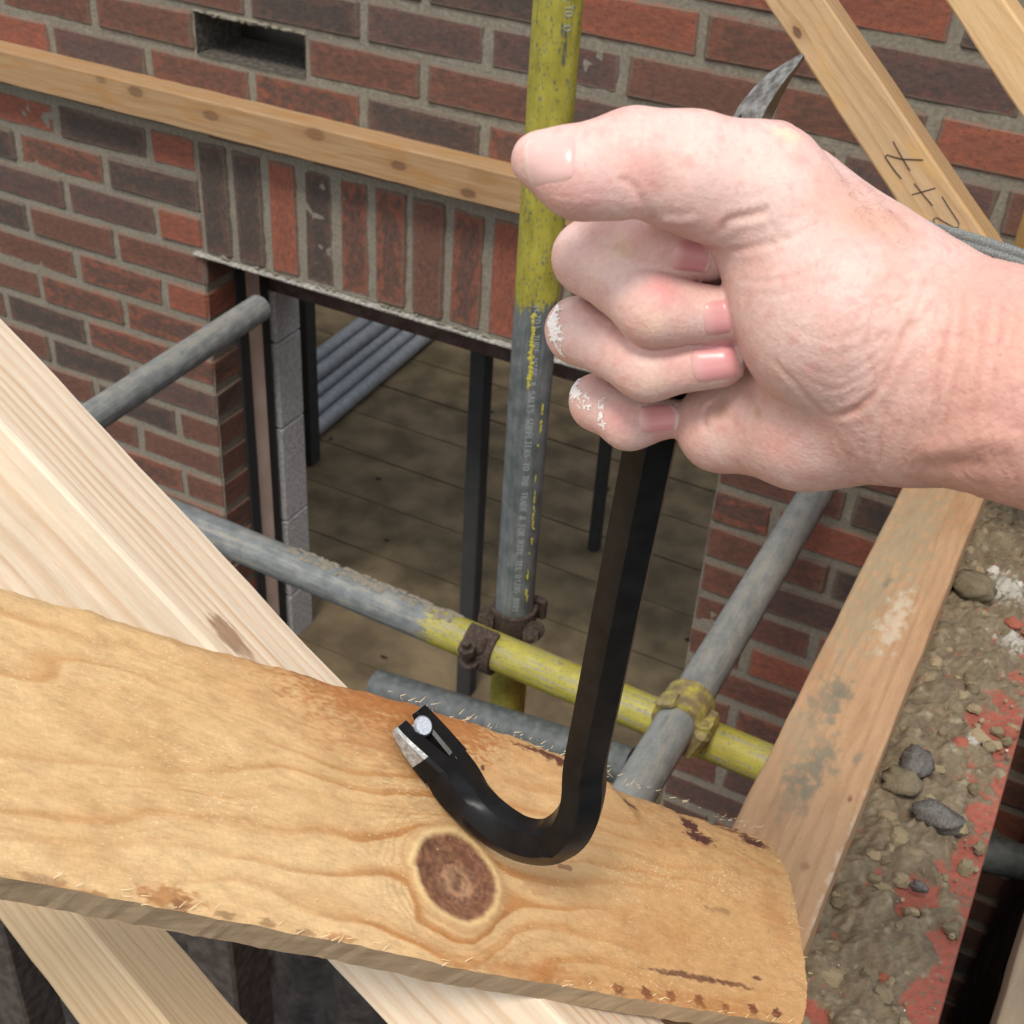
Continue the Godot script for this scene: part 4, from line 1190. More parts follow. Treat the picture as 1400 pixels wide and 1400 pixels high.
func joist_tex(stains: Array) -> ImageTexture:
	var base := wood_tex(237, 1300, 140, 1.42, 0.135, Color(0.36, 0.215, 0.11), Color(0.26, 0.14, 0.065), 120.0, 0.7, [], Color(0.29, 0.155, 0.075), 0.7)
	var im := base.get_image()
	var n := noise("jst", 240, 1.0, 4)
	var cols := [Color(0.155, 0.13, 0.085), Color(0.27, 0.20, 0.115), Color(0.60, 0.50, 0.38), Color(0.16, 0.05, 0.025)]
	for j in 140:
		for i in 1300:
			var p := Vector2((i + 0.5) / 1300.0 * 1.42, (j + 0.5) / 140.0 * 0.135)
			var c := im.get_pixel(i, j).srgb_to_linear()
			for e in stains:
				var d: Vector2 = (p - e[0]) / e[1]
				if d.length_squared() < 6.0:
					var m := 1.1 - d.length() + n.get_noise_2d(p.x * 60.0, p.y * 90.0) * 0.9 + n.get_noise_2d(p.x * 380.0, p.y * 480.0) * 0.25
					c = c.lerp(cols[e[2]], clampf(ss(0.0, 1.0, m) * e[3] * 0.8, 0.0, 0.95))
			im.set_pixel(i, j, c.linear_to_srgb())
	return ImageTexture.create_from_image(im)

# ---------------------------------------------------------------- the ledge with its crust of mortar
func ledge() -> void:
	var y0 := 0.36
	var o := thing("ledge", "red ledge crusted with dried mortar and rubble at the right", "ledge", Vector3(1.525, y0, 1.0))
	var red := mat(noise_tex(250, 0.02, lin(0.22, 0.062, 0.042), lin(0.31, 0.086, 0.055), 256, 5), 0.75, bump_tex(251, 0.06, 3.0), 0.5, 6.0)
	part("body", box_mesh(Vector3(0.102, 2.66, 1.62), 0.003, Basis(), Vector3(0, -1.3305, -0.16)), red, o)
	var a := noise("lg", 252, 1.0, 4)
	var f := noise("lf", 253, 1.0, 3)
	var ce := noise("lc", 254, 1.0, 2, FastNoiseLite.TYPE_CELLULAR)
	var bare := [Vector3(1.5411,1.1531,0.013),Vector3(1.5382,1.1718,0.008),Vector3(1.5765,1.2393,0.02),Vector3(1.5847,1.2143,0.012),Vector3(1.5666,1.0611,0.01),Vector3(1.5687,1.0979,0.012),Vector3(1.5672,1.1276,0.01),Vector3(1.5783,1.0261,0.01),Vector3(1.5509,0.9640,0.016),Vector3(1.5697,1.1861,0.008),Vector3(1.5050,1.2828,0.012),Vector3(1.5596,0.9353,0.008)]
	var white := [Vector3(1.5448,0.9961,0.009),Vector3(1.5520,1.0787,0.005),Vector3(1.5514,0.9878,0.005),Vector3(1.5286,1.1261,0.003),Vector3(1.5162,1.0623,0.003),Vector3(1.5321,0.7874,0.03),Vector3(1.5529,0.8544,0.02)]
	var rows := []
	var cols := []
	var nx := 52
	var nzz := 640
	for j in nzz:
		var row := []
		var cr := []
		for i in nx:
			var x := 1.4765 + 0.0985 * i / (nx - 1)
			var z := 0.25 + 1.34 * j / (nzz - 1)
			var u := float(i) / (nx - 1)
			var b := -1.0
			for e in bare:
				b = maxf(b, 1.0 - Vector2(x - e.x, z - e.y).length() / e.z)
			var thick := 0.006 - 0.009 * ss(0.62, 1.0, u) + a.get_noise_2d(x * 26.0, z * 26.0) * 0.010 - maxf(0.0, b + 0.35) * 0.02
			var clod := 1.0 + ce.get_noise_2d(x * 150.0, z * 150.0)
			thick += (0.55 - clod) * 0.0042 + a.get_noise_2d(x * 110.0, z * 110.0) * 0.0035
			var on := ss(-0.0008, 0.0010, thick)
			var h := maxf(thick, 0.0) + f.get_noise_2d(x * 500.0, z * 500.0) * 0.0005 * on + 0.0006
			if i == nx - 1 or i == 0:
				h = minf(h, 0.001)
			row.append(Vector3(x, y0 + h, z) - o.position)
			var mud := Color(0.178, 0.136, 0.083).lerp(Color(0.125, 0.096, 0.06), clampf(a.get_noise_2d(x * 40.0 + 9.0, z * 40.0) + 0.45, 0.0, 1.0))
			mud = mud.lerp(Color(0.31, 0.265, 0.18), ss(0.2, 0.6, a.get_noise_2d(x * 60.0, z * 60.0 + 70.0)) * 0.6)
			mud = mud * (1.0 + 0.35 * f.get_noise_2d(x * 420.0, z * 420.0))
			var wv := -1.0
			for e in white:
				wv = maxf(wv, 1.0 - Vector2(x - e.x, z - e.y).length() / e.z)
			mud = mud.lerp(Color(0.36, 0.335, 0.285), ss(0.25, 0.5, wv * 0.8 + f.get_noise_2d(x * 220.0, z * 220.0) * 0.75) * ss(-0.6, 0.1, wv))
			mud = mud.lerp(Color(0.27, 0.080, 0.05), ss(0.55, 0.68, f.get_noise_2d(x * 130.0 + 40.0, z * 130.0)) * 0.8)
			var rd := Color(0.29, 0.080, 0.052) * (1.0 + 0.3 * a.get_noise_2d(x * 150.0, z * 150.0))
			rd = rd.lerp(mud, ss(0.15, 0.5, f.get_noise_2d(x * 160.0, z * 160.0 + 5.0)) * 0.75)
			cr.append(rd.lerp(mud, on))
		rows.append(row)
		cols.append(cr)
	var mm := mat(Color.WHITE, 0.95, bump_tex(255, 0.08, 5.0, 256, 5), 0.6, 18.0)
	mm.vertex_color_use_as_albedo = true
	part("mortar", sheet(rows, Vector3.UP, cols), mm, o)
	var st := begin()
	for k in 1100:
		var x := rng.randf_range(1.494, 1.572)
		var z := rng.randf_range(0.45, 1.5)
		var r := 0.0008 + 0.0062 * pow(rng.randf(), 5.0)
		if x > 1.55 and rng.randf() < 0.6:
			continue
		var g := rng.randf()
		var c := Color(0.20, 0.155, 0.09) * rng.randf_range(0.7, 1.35)
		if g > 0.965:
			c = Color(0.52, 0.49, 0.43)
		elif g > 0.93:
			c = Color(0.27, 0.08, 0.05)
		lump(st, Vector3(x, y0 + 0.004 + r * 0.4 + a.get_noise_2d(x * 26.0, z * 26.0) * 0.006, z) - o.position, Vector3(r * rng.randf_range(0.8, 1.5), r * 0.8, r * rng.randf_range(0.8, 1.5)), k, 5, 7, c)
	var cm := mat(Color.WHITE, 0.95)
	cm.vertex_color_use_as_albedo = true
	var cr2 := part("mortar_crumbs", st.commit(), cm, self, o.position, "stuff")
	cr2.set_meta("label", "crumbs of dried mortar and red grit strewn along the red ledge")
	cr2.set_meta("category", "rubble")
	var grey := mat(noise_tex(256, 0.06, lin(0.06, 0.054, 0.047), lin(0.13, 0.115, 0.098)), 0.6, bump_tex(257, 0.07, 5.0), 0.7, 25.0)
	var buff := mat(noise_tex(258, 0.06, lin(0.125, 0.10, 0.06), lin(0.18, 0.146, 0.088)), 0.95, bump_tex(259, 0.07, 6.0), 0.8, 25.0)
	var stones := [
		["stone", "round dark grey stone near the joist's edge, on the ledge", "stone", Vector3(1.51284, 0.37500, 1.04831), Vector3(0.0115, 0.009, 0.013), grey],
		["stone", "large broken grey flint lying midway along the ledge", "stone", Vector3(1.53923, 0.37300, 1.09157), Vector3(0.019, 0.009, 0.011), grey],
		["pebble", "smallest grey pebble beside the bare red patch", "pebble", Vector3(1.54093, 0.37200, 1.15762), Vector3(0.006, 0.004, 0.004), grey],
		["mortar_lump", "smooth rounded lump of buff mortar just below the round dark stone", "mortar lump", Vector3(1.50881, 0.37500, 1.07376), Vector3(0.014, 0.009, 0.011), buff],
		["mortar_lump", "squarish lump of buff mortar beside the joist below the wrist", "mortar lump", Vector3(1.50803, 0.37500, 0.80954), Vector3(0.018, 0.011, 0.015), buff]]
	for k in stones.size():
		var s = stones[k]
		st = begin()
		lump(st, Vector3.ZERO, s[4], 40 + k * 3, 10, 14)
		st.generate_normals()
		var n := part(s[0], st.commit(), s[5], self, s[3])
		tag(n, s[1], s[2])

# ---------------------------------------------------------------- the crowbar and the nail it pulls
func crowbar() -> void:
	var o := thing("crowbar", "black hexagonal crowbar with a hooked claw, gripped upright by the hand", "crowbar", Vector3(1.40219, 0.69418, 1.43799))
	var black := mat(noise_tex(260, 0.02, lin(0.006, 0.006, 0.0065), lin(0.011, 0.011, 0.0115)), 0.36, bump_tex(261, 0.03, 2.0), 0.25, 12.0)
	black.metallic_specular = 0.22
	black.clearcoat_enabled = true
	black.clearcoat = 0.15
	black.clearcoat_roughness = 0.3
	var steel := mat(noise_tex(262, 0.05, lin(0.09, 0.082, 0.070), lin(0.36, 0.35, 0.325), 256, 5), 0.5, bump_tex(263, 0.06, 6.0), 0.8, 22.0, 0.6)
	var bright := mat(noise_tex(266, 0.05, lin(0.24, 0.24, 0.235), lin(0.46, 0.46, 0.45), 256, 4), 0.45, bump_tex(263, 0.06, 6.0), 0.4, 22.0, 0.4)
	var c0 := o.position
	var way := [[Vector3(1.42307, 0.92910, 1.42674), 0.005, 0.004, 1.0],
		[Vector3(1.42117, 0.92390, 1.43033), 0.0065, 0.0055, 0.9],
		[Vector3(1.41945, 0.91617, 1.43714), 0.0085, 0.008, 0.3],
		[Vector3(1.41664, 0.90212, 1.44397), 0.0085, 0.0085, 0],
		[Vector3(1.41350, 0.88383, 1.44058), 0.0085, 0.0085, 0],
		[Vector3(1.40814, 0.79400, 1.43936), 0.0085, 0.0085, 0],
		[Vector3(1.40397, 0.72413, 1.43840), 0.0085, 0.0085, 0],
		[Vector3(1.40219, 0.69418, 1.43799), 0.0085, 0.0085, 0],
		[Vector3(1.40039, 0.66401, 1.43758), 0.0085, 0.0085, 0],
		[Vector3(1.40241, 0.64970, 1.44082), 0.0086, 0.0085, 0],
		[Vector3(1.40179, 0.63810, 1.44283), 0.0086, 0.0085, 0],
		[Vector3(1.39800, 0.62681, 1.44408), 0.0087, 0.0085, 0],
		[Vector3(1.38993, 0.61608, 1.44406), 0.0088, 0.0085, 0],
		[Vector3(1.37871, 0.60931, 1.44249), 0.0089, 0.0084, 0],
		[Vector3(1.36804, 0.60713, 1.44038), 0.0091, 0.0083, 0.05],
		[Vector3(1.35778, 0.60777, 1.43834), 0.0095, 0.008, 0.2],
		[Vector3(1.34910, 0.61028, 1.43620), 0.0103, 0.0074, 0.45],
		[Vector3(1.34073, 0.61448, 1.43355), 0.0114, 0.0066, 0.75],
		[Vector3(1.33250, 0.62002, 1.43066), 0.0117, 0.0058, 1.0],
		[Vector3(1.33013, 0.62181, 1.43022), 0.012, 0.0058, 1.0]]
	way = splined(way, 4)
	var n_shank := Vector3(0.21066, -0.02592, 0.97722)
	var rings := []
	var count := 24
	for k in way.size():
		var p: Vector3 = way[k][0]
		var d: Vector3 = (way[mini(k + 1, way.size() - 1)][0] - way[maxi(k - 1, 0)][0]).normalized()
		var side := n_shank
		if k >= 40:
			var flat := d.cross(BOARD_UP).normalized()
			if flat.dot(n_shank) < 0.0:
				flat = -flat
			side = n_shank.lerp(flat, ss(40.0, 72.0, float(k)))
		side = (side - d * side.dot(d)).normalized()
		var up := side.cross(d)
		var ring := []
		for i in count:
			var t := TAU * i / count
			var m := fposmod(rad_to_deg(t), 60.0) - 30.0
			var rh: float = 0.0085 / cos(deg_to_rad(m))
			rh = minf(rh, 0.00955)
			var rr := minf(way[k][1] / maxf(absf(cos(t)), 1e-3), way[k][2] / maxf(absf(sin(t)), 1e-3))
			rr = minf(rr, Vector2(way[k][1], way[k][2]).length() * 0.97)
			var rad := lerpf(rh * way[k][1] / 0.0085, rr, way[k][3])
			ring.append(p + side * cos(t) * rad + up * sin(t) * rad - c0)
		rings.append([ring, p - c0])
	var st := begin()
	for k in rings.size() - 1:
		for i in count:
			var i2 := (i + 1) % count
			var r0 = rings[k][0]
			var r1 = rings[k + 1][0]
			var outw: Vector3 = (r0[i] + r0[i2]) * 0.5 - rings[k][1]
			quad(st, r0[i], r0[i2], r1[i2], r1[i], outw)
	part("shank", soften(st, 24.0), black, o)
	# the two prongs of the claw, with a wedge shaped slot between them
	var tipd := Vector3(-0.78817, 0.59725, -0.14859)
	var side2 := tipd.cross(BOARD_UP).normalized()
	if side2.dot(n_shank) < 0.0:
		side2 = -side2
	var root: Vector3 = way[-1][0] - c0 - tipd * 0.0035
	for s in [-1.0, 1.0]:
		st = begin()
		var st2 := begin()
		var prev := []
		var steps := 9
		for k in steps + 1:
			var u := float(k) / steps
			var c := root + tipd * 0.0275 * u + BOARD_UP * (0.0002 - 0.0035 * u + 0.0025 * u * u)
			var inner := 0.0002 + 0.0040 * pow(u, 0.8)
			var outer := 0.0120 + 0.0026 * u - (0.0014 * pow(u, 6.0))
			var th := lerpf(0.0059, 0.0014, pow(u, 1.2))
			var hump := 0.0004 * sin(PI * u)
			# cross-section of one prong, from its inner foot round to its outer foot
			var sec := [c + side2 * s * inner - BOARD_UP * th, c + side2 * s * inner + BOARD_UP * (th * 0.75), c + side2 * s * (inner + 0.0012) + BOARD_UP * (th + hump), c + side2 * s * (outer - 0.0012) + BOARD_UP * (th + hump), c + side2 * s * outer + BOARD_UP * (th * 0.7), c + side2 * s * (outer + 0.0003) - BOARD_UP * th]
			if k > 0:
				for i in 6:
					var i2 := (i + 1) % 6
					var mid: Vector3 = (sec[i] + sec[i2]) * 0.5
					var cen: Vector3 = c + side2 * s * (inner + outer) * 0.5
					var into := st2 if (i == 4 or i == 3) and k > 3 and s > 0.0 else st
					quad(into, prev[i], prev[i2], sec[i2], sec[i], mid - cen)
			prev = sec
		for i in range(1, 5):
			tri3(st2, prev[0], prev[i], prev[i + 1], tipd)
		part("claw_prong", st.commit(), black, o)
		part("worn_edge", st2.commit(), bright, o)
	# the chisel end above the thumb: bare steel on the face turned left, dark on the other
	var blade := [[Vector3(1.41665,0.92322,1.43434), Vector3(1.42800,0.92683,1.44510), Vector3(1.42781,0.92258,1.42687), Vector3(1.41948,0.92024,1.42181)],
		[Vector3(1.41756,0.92906,1.43073), Vector3(1.42847,0.93247,1.44049), Vector3(1.42719,0.92782,1.42444), Vector3(1.41894,0.92643,1.41995)],
		[Vector3(1.41867,0.93329,1.42826), Vector3(1.42913,0.93660,1.43697), Vector3(1.42785,0.93170,1.42247), Vector3(1.41976,0.93157,1.41827)],
		[Vector3(1.42101,0.93777,1.42504), Vector3(1.43005,0.94006,1.43385), Vector3(1.42882,0.93622,1.42120), Vector3(1.42219,0.93652,1.41734)],
		[Vector3(1.42430,0.94220,1.42274), Vector3(1.43144,0.94372,1.43035), Vector3(1.43042,0.94101,1.42078), Vector3(1.42537,0.94136,1.41749)],
		[Vector3(1.42858,0.94587,1.42192), Vector3(1.43276,0.94660,1.42614), Vector3(1.43214,0.94489,1.42101), Vector3(1.42909,0.94555,1.41923)],
		[Vector3(1.43233,0.94879,1.42195), Vector3(1.43352,0.94904,1.42389), Vector3(1.43343,0.94783,1.42217), Vector3(1.43250,0.94837,1.42084)]]
	var view := Vector3(-0.25186, -0.27744, -0.92714)
	st = begin()
	var dk := begin()
	for k in blade.size() - 1:
		var mid0 := Vector3.ZERO
		for i in 4:
			mid0 += (blade[k][i] + blade[k + 1][i]) * 0.125
		for i in 4:
			var i2 := (i + 1) % 4
			var side_mid: Vector3 = (blade[k][i] + blade[k][i2] + blade[k + 1][i] + blade[k + 1][i2]) * 0.25
			quad(st if i == 0 else dk, blade[k][i] - c0, blade[k][i2] - c0, blade[k + 1][i2] - c0, blade[k + 1][i] - c0, side_mid - mid0)
	part("chisel_face", soften(st, 20.0), steel, o)
	part("chisel_back", soften(dk, 20.0), black, o)
	# the nail
	var na := Vector3(1.31801, 0.63438, 1.42785)
	var nail := thing("nail", "round headed bright nail held in the crowbar's claw", "nail", na)
	var ax := (BOARD_UP * 0.9 - BOARD_ALONG * 0.15 + BOARD_ACROSS * 0.32).normalized()
	var zinc := mat(noise_tex(264, 0.08, lin(0.42, 0.45, 0.50), lin(0.66, 0.69, 0.74)), 0.38, bump_tex(265, 0.1, 5.0), 0.7, 40.0, 0.35)
	st = begin()
	cyl(st, Vector3.ZERO, ax * 0.0011, 0.0045, 0.0047, 28)
	cyl(st, ax * 0.0011, ax * 0.0017, 0.0047, 0.0040, 28)
	part("head", st.commit(), zinc, nail)
	st = begin()
	cyl(st, ax * -0.0001, ax * -0.016, 0.0019, 0.0019, 16)
	part("shaft", st.commit(), zinc, nail)

# joins the corners of a mesh's faces and smooths what bends less than so many degrees
func soften(st: SurfaceTool, deg: float) -> ArrayMesh:
	var arr := st.commit_to_arrays()
	var v: PackedVector3Array = arr[Mesh.ARRAY_VERTEX]
	var fn: PackedVector3Array = arr[Mesh.ARRAY_NORMAL]
	var near := {}
	for i in v.size():
		var key := Vector3i((v[i] * 20000.0).round())
		if not near.has(key):
			near[key] = []
		near[key].append(i)
	var out_n := PackedVector3Array()
	out_n.resize(v.size())
	var lim := cos(deg_to_rad(deg))
	for i in v.size():
		var s := Vector3.ZERO
		for j in near[Vector3i((v[i] * 20000.0).round())]:
			if fn[j].dot(fn[i]) > lim:
				s += fn[j]
		out_n[i] = s.normalized()
	arr[Mesh.ARRAY_NORMAL] = out_n
	var m := ArrayMesh.new()
	m.add_surface_from_arrays(Mesh.PRIMITIVE_TRIANGLES, arr)
	return m

# a smooth run through the stations of a bent bar
func splined(way: Array, n: int) -> Array:
	var out := []
	for k in way.size() - 1:
		var p0: Vector3 = way[maxi(k - 1, 0)][0]
		var p1: Vector3 = way[k][0]
		var p2: Vector3 = way[k + 1][0]
		var p3: Vector3 = way[mini(k + 2, way.size() - 1)][0]
		for i in n:
			var t := float(i) / n
			var p := 0.5 * (2.0 * p1 + (p2 - p0) * t + (2.0 * p0 - 5.0 * p1 + 4.0 * p2 - p3) * t * t + (3.0 * p1 - p0 - 3.0 * p2 + p3) * t * t * t)
			out.append([p, lerpf(way[k][1], way[k + 1][1], t), lerpf(way[k][2], way[k + 1][2], t), lerpf(way[k][3], way[k + 1][3], t)])
	out.append(way[-1])
	return out

# ---------------------------------------------------------------- the hand: a field of tapered bones, joined softly, meshed as surface nets
# all in millimetres from HAND_AT, along the scene's axes
const HAND_AT := Vector3(1.43174, 0.88079, 1.44801)
const HAND_GROUPS := ["palm", "idx", "mid", "ring", "pinky", "thumb"]
const JOIN_WITHIN := [14.0, 5.0, 5.0, 5.0, 5.0, 7.0]
const JOIN_OTHERS := [0.0, 1.5, 1.5, 1.5, 1.5, 3.0]
var bone_a := PackedVector3Array()
var bone_b := PackedVector3Array()
var bone_ra := PackedFloat32Array()
var bone_rb := PackedFloat32Array()
var bone_g := PackedInt32Array()

func bones() -> void:
	# group, joint, radius, next joint, radius
	var list := [
		[0, Vector3(-5.36, 34.44, -37.73), 9, Vector3(50.11, 8.61, -10.06), 17],
		[0, Vector3(10.48, 35.86, -15.24), 10, Vector3(51.41, 11.23, -1.89), 14.5],
		[0, Vector3(-15.19, 2.07, -41.73), 12, Vector3(51.39, 5.21, -8.02), 19],
		[0, Vector3(-11.30, -19.56, -33.53), 12, Vector3(56.17, -7.53, -0.38), 19],
		[0, Vector3(-5.48, -43.55, -24.39), 11, Vector3(58.40, -13.48, 3.18), 19],
		[0, Vector3(3.47, 28.52, 1.88), 14.5, Vector3(33.03, 9.22, 5.63), 26],
		[0, Vector3(33.03, 9.22, 5.63), 26, Vector3(52.72, 2.80, 4.03), 23],
		[0, Vector3(4.77, -40.72, -0.35), 11, Vector3(29.48, -31.05, 3.45), 15],
		[0, Vector3(29.48, -31.05, 3.45), 15, Vector3(57.26, -15.46, 5.26), 16],
		[0, Vector3(12.69, -23.91, -13.08), 12.5, Vector3(1.64, -41.84, -2.06), 11],
		[0, Vector3(52.68, 5.57, -2.15), 18.5, Vector3(83.12, 9.93, 7.13), 21],
		[0, Vector3(57.65, -7.67, 5.79), 19, Vector3(87.22, -1.00, 13.68), 21],
		[0, Vector3(82.94, 10.40, 6.84), 21, Vector3(163.84, 23.57, 19.25), 30],
		[0, Vector3(87.22, -1.00, 13.68), 21, Vector3(171.08, 4.28, 30.82), 30],
		[0, Vector3(163.84, 23.57, 19.25), 30, Vector3(279.89, 22.26, -14.21), 40],
		[0, Vector3(171.08, 4.28, 30.82), 30, Vector3(287.74, 1.32, -1.65), 38],
		[1, Vector3(-5.50, 34.80, -37.95), 9.5, Vector3(-38.99, 13.60, 3.77), 10],
		[1, Vector3(-38.99, 13.60, 3.77), 9.8, Vector3(-22.19, 16.68, 8.32), 9.3],
		[1, Vector3(-22.19, 16.68, 8.32), 9.2, Vector3(-8.92, 15.00, 2.01), 8.3],
		[2, Vector3(-16.51, 0.09, -46.33), 11, Vector3(-44.21, 6.79, 6.12), 10.3],
		[2, Vector3(-44.21, 6.79, 6.12), 10.3, Vector3(-16.58, 2.88, 20.44), 9.9],
		[2, Vector3(-16.58, 2.88, 20.44), 9.9, Vector3(2.01, 2.65, 11.86), 8.0],
		[3, Vector3(-14.31, -28.20, -45.66), 10.5, Vector3(-45.03, -17.79, 6.69), 9.6],
		[3, Vector3(-44.69, -17.33, 7.52), 9.6, Vector3(-17.13, -17.02, 18.60), 9.2],
		[3, Vector3(-17.13, -17.02, 18.60), 9.2, Vector3(3.33, -11.72, 12.94), 7.2],
		[4, Vector3(-10.17, -53.40, -41.55), 9.5, Vector3(-37.98, -43.77, 1.92), 8.4],
		[4, Vector3(-37.98, -43.77, 1.92), 8.4, Vector3(-24.64, -43.63, 7.68), 8.4],
		[4, Vector3(-24.64, -43.63, 7.68), 8.2, Vector3(-12.99, -42.12, 1.01), 6.3],
		[5, Vector3(-45.41, 47.89, 43.68), 7.6, Vector3(-35.67, 45.59, 38.17), 10.4],
		[5, Vector3(-35.67, 45.59, 38.17), 10.4, Vector3(-25.41, 47.19, 26.68), 12.2],
		[5, Vector3(-34.37, 43.96, 42.88), 7.5, Vector3(-24.55, 41.62, 36.01), 6.5],
		[5, Vector3(-25.53, 47.51, 26.49), 12.0, Vector3(-13.17, 43.84, 15.40), 14.2],
		[5, Vector3(-13.62, 40.22, 23.82), 9.0, Vector3(-6.43, 35.47, 18.72), 8.0],
		[5, Vector3(-13.17, 43.84, 15.40), 14.2, Vector3(3.57, 37.49, 2.98), 17.5],
		[5, Vector3(3.57, 37.49, 2.98), 17.5, Vector3(30.80, 13.39, 0.75), 22]]
	for e in list:
		bone_g.append(e[0])
		bone_a.append(e[1])
		bone_ra.append(e[2])
		bone_b.append(e[3])
		bone_rb.append(e[4])

func bone_dist(p: Vector3, i: int) -> float:
	var ba := bone_b[i] - bone_a[i]
	var pa := p - bone_a[i]
	var ra := bone_ra[i]
	var l2 := ba.dot(ba)
	var rr := ra - bone_rb[i]
	var a2 := l2 - rr * rr
	var y := pa.dot(ba)
	var z := y - l2
	var x2 := (pa * l2 - ba * y).length_squared()
	var y2 := y * y * l2
	var z2 := z * z * l2
	var k := signf(rr) * rr * rr * x2
	if signf(z) * a2 * z2 > k:
		return sqrt(x2 + z2) / l2 - bone_rb[i]
	if signf(y) * a2 * y2 < k:
		return sqrt(x2 + y2) / l2 - ra
	return (sqrt(x2 * a2 / l2) + y * rr) / l2 - ra

func flesh(p: Vector3, who: PackedInt32Array) -> float:
	var d := 1e6
	var dg := 1e6
	var g := -1
	for i in who:
		if bone_g[i] != g:
			if g >= 0:
				d = blend(d, dg, JOIN_OTHERS[g])
			g = bone_g[i]
			dg = 1e6
		dg = blend(dg, bone_dist(p, i), JOIN_WITHIN[g])
	return blend(d, dg, JOIN_OTHERS[g])

func blend(a: float, b: float, k: float) -> float:
	var h := k - absf(a - b)
	return minf(a, b) if h <= 0.0 or k <= 0.0 else minf(a, b) - h * h / k * 0.25

var all_bones := PackedInt32Array()
const HAIR_A := Vector3(23.47405, 45.01689, -2.03565)
const HAIR_B := Vector3(46.43473, 36.01452, 10.02907)

func slope(p: Vector3) -> Vector3:
	var e := 0.25
	return Vector3(flesh(p + Vector3(e, 0, 0), all_bones) - flesh(p - Vector3(e, 0, 0), all_bones), flesh(p + Vector3(0, e, 0), all_bones) - flesh(p - Vector3(0, e, 0), all_bones), flesh(p + Vector3(0, 0, e), all_bones) - flesh(p - Vector3(0, 0, e), all_bones)).normalized()

func settle(p: Vector3, n: Vector3) -> Vector3:     # move p along n on to the skin
	for i in 6:
		p -= n * flesh(p, all_bones)
	return p

# folds of the skin: points, width, depth (a ridge where the depth is negative)
var folds := []
var fold_box := []

